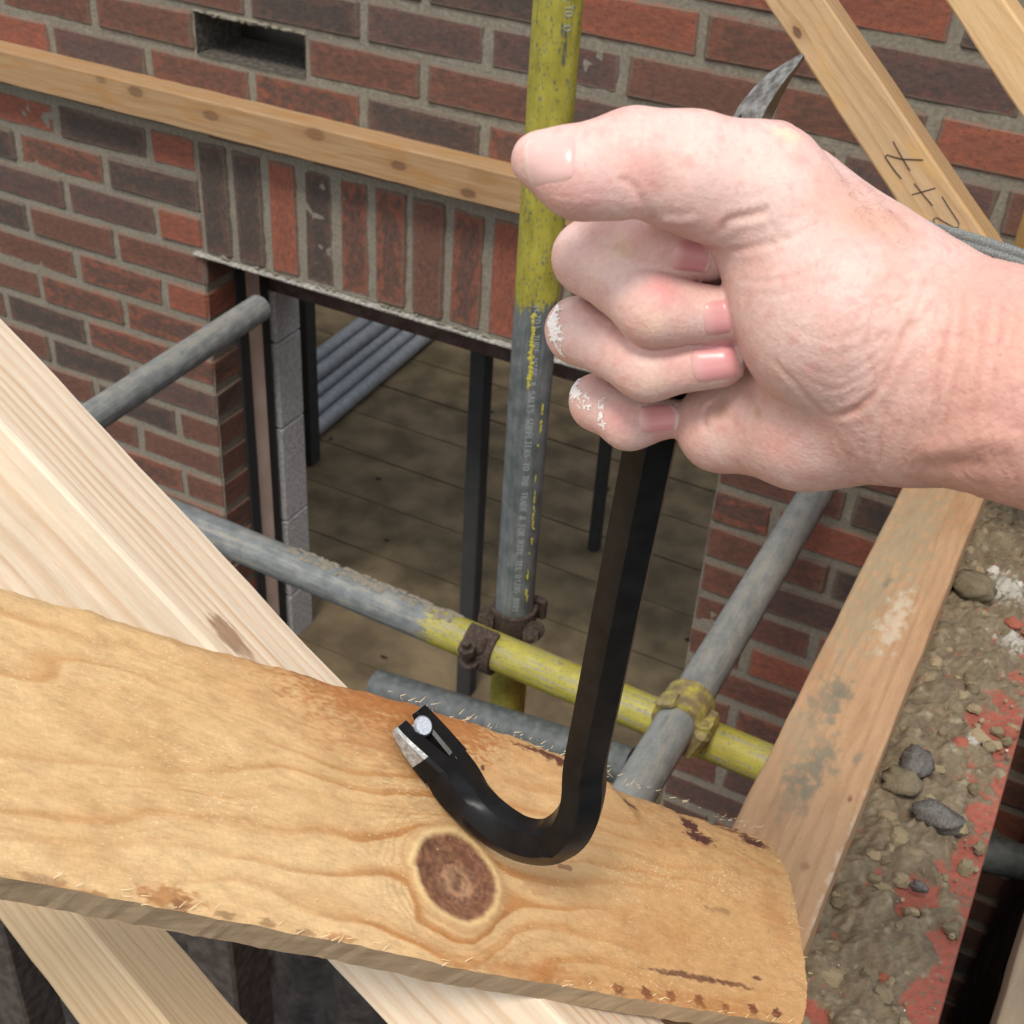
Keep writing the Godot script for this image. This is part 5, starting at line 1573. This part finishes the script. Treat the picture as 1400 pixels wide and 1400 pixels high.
func make_folds() -> void:
	folds = [
		[[Vector3(-26.2, 60.3, 31.5), Vector3(-25.5, 58.7, 35.0), Vector3(-24.7, 56.4, 38.2), Vector3(-23.3, 54.2, 39.7)], 1.2, 0.22],
		[[Vector3(-22.6, 60.6, 29.3), Vector3(-21.4, 58.6, 33.6), Vector3(-20.1, 55.8, 36.2), Vector3(-18.8, 53.5, 37.2)], 1.2, 0.22],
		[[Vector3(-24.4, 60.5, 30.8), Vector3(-23.1, 58.1, 35.1), Vector3(-22.2, 55.6, 37.7)], 0.9, 0.14],
		[[Vector3(-17.3, 40.3, 38.5), Vector3(-17.8, 42.8, 39.9), Vector3(-18.9, 45.3, 40.9), Vector3(-20.8, 47.2, 42.2), Vector3(-23.4, 48.2, 44.2)], 1.3, 0.38],
		[[Vector3(-40.9, 42.6, 51.0), Vector3(-33.2, 43.5, 51.9), Vector3(-26.7, 45.1, 48.5), Vector3(-21.5, 43.6, 43.6)], 1.0, 0.1],
		[[Vector3(-34.3, 40.8, 51.4), Vector3(-28.1, 40.8, 48.9), Vector3(-22.1, 41.6, 43.9)], 0.9, 0.1],
		[[Vector3(-19.4, 37.6, 39.1), Vector3(-21.5, 39.7, 42.6), Vector3(-23.6, 40.8, 45.1)], 1.2, 0.15],
		[[Vector3(0.1, 31.3, 24.4), Vector3(1.3, 35.2, 25.3), Vector3(2.9, 36.6, 24.7), Vector3(8.0, 38.1, 22.4), Vector3(12.8, 40.7, 20.2)], 1.7, 0.7],
		[[Vector3(2.1, 25.4, 20.3), Vector3(7.4, 28.4, 22.0), Vector3(15.0, 32.1, 22.1), Vector3(20.8, 35.3, 20.1), Vector3(25.8, 38.4, 15.6)], 1.4, 0.35],
		[[Vector3(7.0, 19.0, 22.3), Vector3(16.2, 23.1, 27.0), Vector3(23.8, 26.9, 27.8), Vector3(28.4, 30.6, 25.6)], 1.1, 0.22],
		[[Vector3(12.9, 17.9, 26.9), Vector3(21.5, 21.7, 30.0), Vector3(27.7, 25.2, 29.9)], 1.0, 0.14],
		[[Vector3(22.4, 4.5, 32.8), Vector3(29.6, 0.1, 33.5), Vector3(36.0, -7.2, 30.3), Vector3(39.5, -10.6, 28.7)], 1.4, 0.35],
		[[Vector3(40.6, -10.4, 28.9), Vector3(44.4, -6.8, 30.6), Vector3(48.6, -1.8, 31.7), Vector3(51.4, 3.3, 31.6)], 1.5, 0.5],
		[[Vector3(43.6, -8.6, 30.0), Vector3(48.9, -3.6, 31.4), Vector3(51.9, 5.2, 31.4), Vector3(53.2, 12.4, 29.8), Vector3(54.7, 18.0, 27.1), Vector3(56.0, 23.1, 23.3)], 1.5, 0.5],
		[[Vector3(53.2, 14.2, 29.2), Vector3(54.4, 21.3, 25.3), Vector3(55.2, 26.7, 20.2), Vector3(54.9, 30.6, 14.6)], 1.2, 0.3],
		[[Vector3(64.0, 1.7, 32.4), Vector3(64.1, 9.8, 30.9), Vector3(63.6, 18.3, 26.8), Vector3(61.8, 25.5, 20.3), Vector3(58.5, 31.2, 11.0)], 1.2, 0.35],
		[[Vector3(69.7, -2.0, 34.5), Vector3(69.3, 8.3, 33.4), Vector3(67.7, 18.2, 28.4), Vector3(64.7, 26.2, 20.2), Vector3(61.6, 31.0, 10.9)], 1.2, 0.3],
		[[Vector3(75.4, 3.2, 36.6), Vector3(74.4, 12.4, 34.2), Vector3(72.3, 21.5, 28.2), Vector3(68.9, 28.8, 18.5)], 1.1, 0.25],
		[[Vector3(79.9, 7.3, 37.4), Vector3(77.4, 18.6, 32.2), Vector3(74.9, 26.7, 24.4), Vector3(72.4, 31.5, 15.3)], 1.1, 0.25],
		[[Vector3(25.5, 12.1, 34.0), Vector3(33.3, 9.7, 35.1), Vector3(39.0, 10.2, 34.5), Vector3(46.2, 14.2, 31.9), Vector3(49.6, 18.9, 28.8)], 0.9, 0.14],
		[[Vector3(29.1, 8.3, 34.9), Vector3(34.5, 5.1, 34.8), Vector3(41.8, 4.8, 33.7), Vector3(46.2, 9.0, 32.6), Vector3(51.0, 15.8, 29.5)], 0.9, 0.17],
		[[Vector3(30.3, 3.2, 34.4), Vector3(37.1, 0.4, 33.6), Vector3(42.4, 1.1, 32.9), Vector3(47.9, 6.7, 32.2), Vector3(52.8, 12.7, 29.9)], 0.9, 0.15],
		[[Vector3(21.1, 15.7, 31.8), Vector3(29.0, 15.3, 34.2), Vector3(35.6, 16.6, 34.1)], 0.8, 0.1],
		[[Vector3(34.8, 11.8, 35.0), Vector3(40.5, 11.8, 34.1), Vector3(47.2, 17.0, 30.7)], 0.7, 0.1],
		[[Vector3(32.9, 6.9, 35.0), Vector3(37.9, 6.0, 34.6), Vector3(44.1, 7.7, 33.3), Vector3(49.1, 13.0, 31.1)], 0.7, 0.12],
		[[Vector3(14.7, 11.6, 28.9), Vector3(22.8, 9.2, 33.3), Vector3(29.0, 5.1, 34.6)], 0.9, 0.1],
		[[Vector3(42.8, -1.8, 32.2), Vector3(46.8, 2.9, 32.4), Vector3(49.4, 8.2, 31.7)], 0.7, 0.12],
		[[Vector3(24.7, 15.2, 33.3), Vector3(32.3, 14.4, 34.7), Vector3(38.8, 15.1, 34.0), Vector3(45.0, 18.6, 31.0)], 1.0, 0.18],
		[[Vector3(56.4, -22.3, 26.7), Vector3(54.8, -14.0, 29.9), Vector3(54.7, -6.4, 31.2), Vector3(55.6, 1.8, 31.4), Vector3(57.1, 10.3, 29.7), Vector3(58.5, 18.6, 26.0)], 1.5, 0.45],
		[[Vector3(63.0, -20.8, 27.4), Vector3(61.8, -12.3, 30.7), Vector3(61.8, -2.5, 32.0), Vector3(62.4, 7.2, 31.1), Vector3(62.8, 16.4, 27.7), Vector3(61.9, 24.1, 21.8)], 1.5, 0.35],
		[[Vector3(2.3, -35.9, 12.5), Vector3(0.5, -33.5, 10.8), Vector3(0.1, -30.7, 8.8), Vector3(1.3, -28.0, 7.4)], 1.3, 0.6],
		[[Vector3(65.8, -13.1, 30.9), Vector3(70.8, -6.7, 34.2), Vector3(76.6, -1.4, 37.0), Vector3(83.2, 2.6, 38.7), Vector3(89.9, 4.8, 39.7)], 4.5, -0.8],
		[[Vector3(67.3, -16.9, 29.5), Vector3(74.5, -10.3, 34.3), Vector3(83.4, -5.5, 38.1)], 3, 0.4],
		[[Vector3(11.7, 37.6, 21.3), Vector3(14.5, 35.1, 21.1), Vector3(18.7, 33.3, 21.7)], 1.2, 0.2],
		[[Vector3(-14.4, 35.4, 33.3), Vector3(-9.0, 35.1, 31.2), Vector3(-4.6, 36.4, 29.4)], 2, -0.5],
		[[Vector3(22.7, 42.1, -14.5), Vector3(32.2, 40.9, -3.0), Vector3(39.8, 38.9, 5.4), Vector3(46.4, 36.0, 10.0)], 4, -0.6],
		[[Vector3(36.5, 39.1, 8.2), Vector3(43.2, 36.3, 13.1), Vector3(48.9, 33.6, 14.0)], 1.5, 0.3],
		[[Vector3(-38.1, 13.8, 16.4), Vector3(-31.9, 10.5, 21.7), Vector3(-25.3, 9.3, 25.9)], 2, 0.12]]
	for f in folds:
		var bx := AABB(f[0][0], Vector3.ZERO)
		for q in f[0]:
			bx = bx.expand(q)
		fold_box.append(bx.grow(f[1] * 2.6))

func fold_at(p: Vector3) -> float:
	var s := 0.0
	for k in folds.size():
		if fold_box[k].has_point(p):
			var f = folds[k]
			var best := 1e6
			var at := 0.0
			var pts: Array = f[0]
			for i in pts.size() - 1:
				var a: Vector3 = pts[i]
				var b: Vector3 = pts[i + 1]
				var ab := b - a
				var t := clampf((p - a).dot(ab) / ab.length_squared(), 0.0, 1.0)
				var d := (p - a - ab * t).length()
				if d < best:
					best = d
					at = (i + t) / (pts.size() - 1)
			var q: float = best / f[1]
			var fade := ss(-0.05, 0.15, at) * (1.0 - ss(0.85, 1.0, at))
			s += f[2] * fade * (exp(-q * q * 2.2) - 0.35 * exp(-pow(q - 1.5, 2.0) * 2.5))
	return s

func person() -> void:
	bones()
	for i in bone_a.size():
		all_bones.append(i)
	make_folds()
	var o := thing("person", "bare right hand and wrist of a person gripping the black crowbar, thumb on top", "person", HAND_AT)
	var cell := 1.0
	var lo := Vector3.ONE * 1e6
	var hi := -lo
	for i in bone_a.size():
		for e in [[bone_a[i], bone_ra[i]], [bone_b[i], bone_rb[i]]]:
			lo = lo.min(e[0] - Vector3.ONE * (e[1] + 5.0))
			hi = hi.max(e[0] + Vector3.ONE * (e[1] + 5.0))
	var B := 8
	var nb := Vector3i(((hi - lo) / (cell * B)).ceil())
	var dim := nb * B + Vector3i.ONE
	var val := PackedFloat32Array()
	val.resize(dim.x * dim.y * dim.z)
	val.fill(99.0)
	var sx := 1
	var sy := dim.x
	var sz := dim.x * dim.y
	var half := cell * B * 0.5 * sqrt(3.0)
	var live := []
	for bz in nb.z:
		for by in nb.y:
			for bx in nb.x:
				var c := lo + Vector3(bx + 0.5, by + 0.5, bz + 0.5) * cell * B
				var near := 1e6
				var ds := PackedFloat32Array()
				for i in bone_a.size():
					var d := bone_dist(c, i)
					ds.append(d)
					near = minf(near, d)
				var full := flesh(c, all_bones)
				var here := absf(full) < half + 3.0
				var who := PackedInt32Array()
				if here:
					live.append(Vector3i(bx, by, bz))
					for i in bone_a.size():
						if ds[i] < half + 15.0:
							who.append(i)
				for z in B + (1 if bz == nb.z - 1 else 0):
					for y in B + (1 if by == nb.y - 1 else 0):
						var at := (bx * B) * sx + (by * B + y) * sy + (bz * B + z) * sz
						for x in B + (1 if bx == nb.x - 1 else 0):
							val[at + x] = flesh(lo + Vector3(bx * B + x, by * B + y, bz * B + z) * cell, who) if here else full
	var index := {}
	var verts := PackedVector3Array()
	var corner := [0, 1, sy, sy + 1, sz, sz + 1, sy + sz, sy + sz + 1]
	var cpos := [Vector3(0, 0, 0), Vector3(1, 0, 0), Vector3(0, 1, 0), Vector3(1, 1, 0), Vector3(0, 0, 1), Vector3(1, 0, 1), Vector3(0, 1, 1), Vector3(1, 1, 1)]
	var edges := [[0, 1], [2, 3], [4, 5], [6, 7], [0, 2], [1, 3], [4, 6], [5, 7], [0, 4], [1, 5], [2, 6], [3, 7]]
	for b in live:
		for z in B:
			for y in B:
				for x in B:
					var gx: int = b.x * B + x
					var gy: int = b.y * B + y
					var gz: int = b.z * B + z
					var at := gx + gy * sy + gz * sz
					var mask := 0
					for k in 8:
						if val[at + corner[k]] < 0.0:
							mask |= 1 << k
					if mask == 0 or mask == 255:
						continue
					var s := Vector3.ZERO
					var n := 0
					for e in edges:
						var v0 := val[at + corner[e[0]]]
						var v1 := val[at + corner[e[1]]]
						if (v0 < 0.0) != (v1 < 0.0):
							s += (cpos[e[0]] as Vector3).lerp(cpos[e[1]], v0 / (v0 - v1))
							n += 1
					index[at] = verts.size()
					verts.append(lo + (Vector3(gx, gy, gz) + s / n) * cell)
	var idx := PackedInt32Array()
	for at in index:
		for ax in [[1, sy, sz], [sy, sz, 1], [sz, 1, sy]]:
			var v0 := val[at]
			var v1 := val[at + ax[0]]
			if (v0 < 0.0) == (v1 < 0.0):
				continue
			var q0: int = index.get(at, -1)
			var q1: int = index.get(at - ax[1], -1)
			var q2: int = index.get(at - ax[1] - ax[2], -1)
			var q3: int = index.get(at - ax[2], -1)
			if q1 < 0 or q2 < 0 or q3 < 0:
				continue
			if v0 < 0.0:
				idx.append_array(PackedInt32Array([q0, q2, q1, q0, q3, q2]))
			else:
				idx.append_array(PackedInt32Array([q0, q1, q2, q0, q2, q3]))
	# wrinkles push the points in or out along the skin's own direction
	var nrm := normals_of(verts, idx)
	var wn := noise("skin_w", 400, 1.0, 3)
	var arm_d := Vector3(0.94660, 0.08944, 0.30976)
	var arm_0 := Vector3(53.90659, -0.18668, 1.73817)
	var cols := PackedColorArray()
	var spots := [
		[Vector3(-13.5, 12.4, 25.5), 9, Color(0.62, 0.25, 0.24), 0.8],
		[Vector3(-7.6, 9.4, 8.2), 7, Color(0.62, 0.27, 0.25), 0.6],
		[Vector3(-26.3, 21.9, 16.5), 9, Color(0.58, 0.3, 0.24), 0.6],
		[Vector3(-9.7, 30.9, 27.8), 8, Color(0.56, 0.3, 0.24), 0.6],
		[Vector3(-37.1, 9.7, 20.1), 9, Color(0.7, 0.49, 0.38), 0.5],
		[Vector3(-13.5, 4.5, 31.0), 7, Color(0.72, 0.5, 0.36), 0.6],
		[Vector3(-12.3, -15.4, 27.8), 8, Color(0.72, 0.5, 0.37), 0.5],
		[Vector3(-30.3, 16.9, 16.4), 6, Color(0.66, 0.47, 0.31), 0.7],
		[Vector3(-5.7, -10.8, 23.1), 8, Color(0.63, 0.3, 0.26), 0.5],
		[Vector3(-25.2, -39.2, 16.1), 9, Color(0.64, 0.27, 0.25), 0.6],
		[Vector3(-12.9, -42.8, 9.1), 7, Color(0.64, 0.3, 0.27), 0.6],
		[Vector3(-17.8, 48.5, 39.0), 9, Color(0.66, 0.33, 0.3), 0.5],
		[Vector3(-28.8, 43.6, 50.2), 11, Color(0.6, 0.3, 0.28), 0.5],
		[Vector3(-39.7, 45.5, 51.7), 8, Color(0.63, 0.32, 0.29), 0.5],
		[Vector3(8.3, 44.7, 20.8), 20, Color(0.74, 0.57, 0.5), 0.6],
		[Vector3(-6.9, 53.1, 27.2), 18, Color(0.74, 0.56, 0.5), 0.5],
		[Vector3(26.6, 42.5, 7.1), 14, Color(0.6, 0.33, 0.25), 0.7],
		[Vector3(35.7, 39.1, 8.9), 14, Color(0.5, 0.27, 0.19), 0.8],
		[Vector3(43.1, 37.9, 6.2), 13, Color(0.55, 0.3, 0.22), 0.6],
		[Vector3(34.5, 2.2, 34.2), 18, Color(0.56, 0.37, 0.31), 0.5],
		[Vector3(27.4, 17.1, 33.5), 20, Color(0.66, 0.44, 0.38), 0.4],
		[Vector3(25.4, -25.8, 22.0), 12, Color(0.67, 0.34, 0.28), 0.6],
		[Vector3(44.4, -16.5, 27.3), 12, Color(0.66, 0.34, 0.28), 0.5],
		[Vector3(12.9, -30.8, 15.6), 9, Color(0.64, 0.4, 0.35), 0.4],
		[Vector3(17.7, -22.1, 17.6), 3, Color(0.48, 0.28, 0.18), 0.7],
		[Vector3(-27.2, -49.5, 14.8), 1.0, Color(0.18, 0.08, 0.05), 1.0],
		[Vector3(68.2, 29.8, 16.4), 22, Color(0.6, 0.3, 0.235), 0.6],
		[Vector3(84.4, 10.9, 37.5), 16, Color(0.62, 0.32, 0.27), 0.5],
		[Vector3(53.0, 22.8, 24.8), 14, Color(0.66, 0.46, 0.39), 0.4],
		[Vector3(8.7, 55.8, 6.3), 6, Color(0.7, 0.52, 0.34), 0.8],
		[Vector3(4.7, -28.7, 10.0), 5, Color(0.4, 0.22, 0.15), 0.7],
		[Vector3(39.0, 39.3, 1.0), 1.6, Color(0.3, 0.14, 0.1), 0.8]]
	for i in verts.size():
		var p := verts[i]
		var along_arm := (p - arm_0).dot(arm_d)
		var ring := ss(-14.0, 4.0, along_arm) * (1.0 - ss(45.0, 75.0, along_arm))
		var fold := fold_at(p)
		var warp := wn.get_noise_3dv(p * 0.035) * 9.0
		var line := wn.get_noise_2d((along_arm + warp) * 0.42, p.y * 0.010 + 40.0)
		var line2 := wn.get_noise_2d((along_arm + warp * 0.6) * 0.9 + 300.0, p.y * 0.03)
		var d := -fold - ring * (ss(0.0, 0.45, line) * 0.30 + ss(0.1, 0.5, line2) * 0.14)
		d += wn.get_noise_3dv(p * 0.10) * 0.16
		verts[i] = p + nrm[i] * d
		var a := wn.get_noise_3dv(p * 0.055 + Vector3(7, 1, 3))
		var b := wn.get_noise_3dv(p * 0.22 + Vector3(1, 9, 5))
		var fine := wn.get_noise_3dv(p * 0.8)
		var c := Color(0.65, 0.435, 0.38)
		c = c.lerp(Color(0.62, 0.335, 0.275), clampf(a * 0.8 + 0.25, 0.0, 0.7))
		c = c.lerp(Color(0.70, 0.50, 0.42), clampf(b * 0.6, 0.0, 0.5))
		c = c.lerp(Color(0.55, 0.285, 0.22), clampf(ss(0.1, 0.7, fold) * 0.6 + ring * ss(0.1, 0.5, line) * 0.3, 0.0, 1.0))
		c = c.lerp(Color(0.62, 0.315, 0.235), ss(-10.0, 40.0, along_arm) * 0.8)
		for e in spots:
			var q: float = (p - e[0]).length() / e[1]
			if q < 1.0:
				c = c.lerp(e[2], (1.0 - q * q) * (1.0 - q * q) * e[3])
		var pink := wn.get_noise_3dv(p * 0.16 + Vector3(40, 2, 8))
		c = c.lerp(Color(0.60, 0.29, 0.25), clampf(ss(0.1, 0.6, pink) * 0.5, 0.0, 0.5))
		c = c * (1.0 + fine * 0.09 + wn.get_noise_3dv(p * 0.4) * 0.06)
		cols.append(c)
	nrm = normals_of(verts, idx)
	var arr := []
	arr.resize(Mesh.ARRAY_MAX)
	for i in verts.size():
		verts[i] = verts[i] * 0.001
	arr[Mesh.ARRAY_VERTEX] = verts
	arr[Mesh.ARRAY_NORMAL] = nrm
	arr[Mesh.ARRAY_COLOR] = cols
	arr[Mesh.ARRAY_INDEX] = idx
	var m := ArrayMesh.new()
	m.add_surface_from_arrays(Mesh.PRIMITIVE_TRIANGLES, arr)
	var skin := mat(Color.WHITE, 0.52, bump_tex(401, 0.05, 4.0, 512, 4, FastNoiseLite.TYPE_CELLULAR), 0.6, 26.0)
	skin.vertex_color_use_as_albedo = true
	skin.subsurf_scatter_enabled = true
	skin.subsurf_scatter_strength = 0.08
	part("hand", m, skin, o)
	# nails: centre, direction along the finger, length, breadth, curl
	var nails := [
		[Vector3(-39.80, 51.58, 50.04), Vector3(-0.953, -0.249, 0.171), 14.5, 13, Color(0.66, 0.42, 0.375)],
		[Vector3(-10.42, 17.95, 12.25), Vector3(0.843, -0.090, -0.531), 12, 9.5, Color(0.56, 0.25, 0.25)],
		[Vector3(3.72, 6.02, 19.30), Vector3(0.671, 0.439, 0.597), 12.5, 10.5, Color(0.62, 0.29, 0.285)],
		[Vector3(3.55, -8.23, 19.36), Vector3(0.816, 0.180, -0.550), 15.2, 11.6, Color(0.66, 0.3, 0.3)],
		[Vector3(-14.69, -38.59, 9.05), Vector3(0.757, 0.027, -0.653), 13.4, 9.4, Color(0.67, 0.3, 0.29)]]
	var nm := mat(Color.WHITE, 0.3)
	nm.vertex_color_use_as_albedo = true
	for e in nails:
		var c: Vector3 = e[0]
		var n := slope(c)
		var dl: Vector3 = (e[1] - n * n.dot(e[1])).normalized()
		var dw := n.cross(dl)
		var rows := []
		var cc := []
		var nl := 22
		var nw := 18
		for j in nw + 1:
			var row := []
			var cr := []
			var v := -1.0 + 2.0 * j / nw
			for i in nl + 1:
				var u := -1.0 + 2.0 * i / nl
				# rounded at the root, squarer at the tip
				var trim := 1.0 - (0.22 if u < 0.0 else 0.10) * pow(absf(v), 3.0)
				var p: Vector3 = c + dl * u * trim * e[2] * 0.5 + dw * v * e[3] * 0.5 * (1.0 - 0.10 * pow(absf(u), 4.0))
				p = settle(p, n)
				var edge := maxf(pow(absf(v), 6.0), pow(absf(u), 8.0))
				p += n * (0.55 * (1.0 - edge) - 0.25 * edge + 0.25 * ss(0.6, 1.0, u))
				row.append(p * 0.001)
				var k: Color = e[4]
				k = k.lerp(Color(0.66, 0.38, 0.34), ss(-0.3, -0.9, u) * 0.8)
				k = k.lerp(Color(0.70, 0.50, 0.43), ss(0.74, 0.86, u + 0.08 * v * v))
				k = k.lerp(Color(0.62, 0.40, 0.34), ss(0.8, 1.0, absf(v)))
				k = k.lerp(Color(0.62, 0.40, 0.34), ss(-0.88, -1.0, u))
				cr.append(k * (1.0 + 0.015 * sin(v * 17.0)))
			rows.append(row)
			cc.append(cr)
		part("fingernail", sheet(rows, n, cc), nm, o)
	# fine hairs on the back of the wrist
	var hs := begin()
	for k in 70:
		var hp: Vector3 = HAIR_A.lerp(HAIR_B, rng.randf()) + Vector3(rng.randf_range(-5, 5), rng.randf_range(-5, 5), rng.randf_range(-5, 5))
		var hn := slope(hp)
		hp = settle(hp, hn)
		var lean := (hn * 0.5 + (HAIR_B - HAIR_A).normalized() * rng.randf_range(0.3, 1.0) + Vector3(rng.randf_range(-0.4, 0.4), rng.randf_range(-0.4, 0.4), rng.randf_range(-0.4, 0.4))).normalized()
		var hl := rng.randf_range(3.0, 6.5)
		var hw := lean.cross(hn).normalized() * 0.045
		tri3(hs, (hp - hw) * 0.001, (hp + hw) * 0.001, (hp + lean * hl) * 0.001, hn)
	part("hair", hs.commit(), mat(lin(0.10, 0.055, 0.03), 0.6), o, Vector3.ZERO, "stuff")
	# dried white plaster flaking on two fingers
	var fl := noise("flake", 410, 1.0, 3)
	var wm := mat(lin(0.80, 0.74, 0.69), 0.9, bump_tex(411, 0.06, 5.0), 0.6, 30.0)
	var patches := [
		[Vector3(-50.12, -13.60, 15.75), 4, 9.5, 0.45],
		[Vector3(-44.83, -38.96, 6.74), 3.4, 7, 0.45],
		[Vector3(-38.20, -39.41, 10.88), 4, 6, -0.1],
		[Vector3(-32.09, -40.76, 13.90), 3.2, 8, 0.15]]
	for e in patches:
		var c: Vector3 = e[0]
		var n := slope(c)
		var right := Vector3(0.88555, 0.05585, -0.46117)
		var dx: Vector3 = (right - n * n.dot(right)).normalized()
		var dy := n.cross(dx)
		var st := begin()
		var stp := 0.42
		var nx := int(e[1] / stp)
		var ny := int(e[2] / stp)
		var grid := {}
		for j in range(-ny, ny + 1):
			for i in range(-nx, nx + 1):
				var p := c + dx * i * stp + dy * j * stp
				var q := Vector2(float(i) / nx, float(j) / ny).length()
				var k: float = e[3] + 0.75 - q + fl.get_noise_3dv(p * 0.42) * 1.0 + fl.get_noise_3dv(p * 1.5) * 0.25
				if k > 0.3:
					var nn := slope(settle(p, n)) if absf(i) > nx * 0.3 else n
					p = settle(p, nn)
					grid[Vector2i(i, j)] = (p + nn * (0.05 + minf(k - 0.3, 0.6) * 0.5 + 0.22 * fl.get_noise_3dv(p * 2.4))) * 0.001
		for g in grid:
			var g1: Vector2i = g + Vector2i(1, 0)
			var g2: Vector2i = g + Vector2i(1, 1)
			var g3: Vector2i = g + Vector2i(0, 1)
			if grid.has(g1) and grid.has(g2) and grid.has(g3):
				quad(st, grid[g], grid[g1], grid[g2], grid[g3], n)
		part("dried_plaster", st.commit(), wm, o)
	# grey braided cord behind the wrist
	var pts := [Vector3(1.4739, 0.9004, 1.4034),Vector3(1.4781, 0.9024, 1.4107),Vector3(1.4827, 0.9041, 1.4153),Vector3(1.4878, 0.9044, 1.4167),Vector3(1.4936, 0.9045, 1.4180),Vector3(1.4994, 0.9041, 1.4183),Vector3(1.5052, 0.9037, 1.4186),Vector3(1.5155, 0.9012, 1.4156)]
	var base: Vector3 = pts[0]
	var cd := thing("cord", "grey braided cord lying along the back of the wrist", "cord", base)
	var cm := mat(noise_tex(420, 0.1, lin(0.09, 0.10, 0.095), lin(0.25, 0.26, 0.245)), 0.7, null, 1.0, 60.0)
	for k in 3:
		var st := begin()
		var line := []
		for i in 240:
			var t := float(i) / 239.0 * (pts.size() - 1)
			var s := mini(int(t), pts.size() - 2)
			var p: Vector3 = (pts[s] as Vector3).lerp(pts[s + 1], t - s) - base
			var ph := i * 0.36 + TAU * k / 3.0
			line.append(p + Vector3(-0.30642, 0.81637, -0.48954) * sin(ph) * 0.0019 + Vector3(0.34914, 0.57483, 0.74005) * sin(ph * 2.0) * 0.0011)
		cord(st, line, 0.00125, 7)
		part("strand", st.commit(), cm, cd)

func normals_of(v: PackedVector3Array, idx: PackedInt32Array) -> PackedVector3Array:
	var n := PackedVector3Array()
	n.resize(v.size())
	for k in range(0, idx.size(), 3):
		var f := (v[idx[k + 2]] - v[idx[k]]).cross(v[idx[k + 1]] - v[idx[k]])
		n[idx[k]] += f
		n[idx[k + 1]] += f
		n[idx[k + 2]] += f
	for i in n.size():
		n[i] = n[i].normalized()
	return n
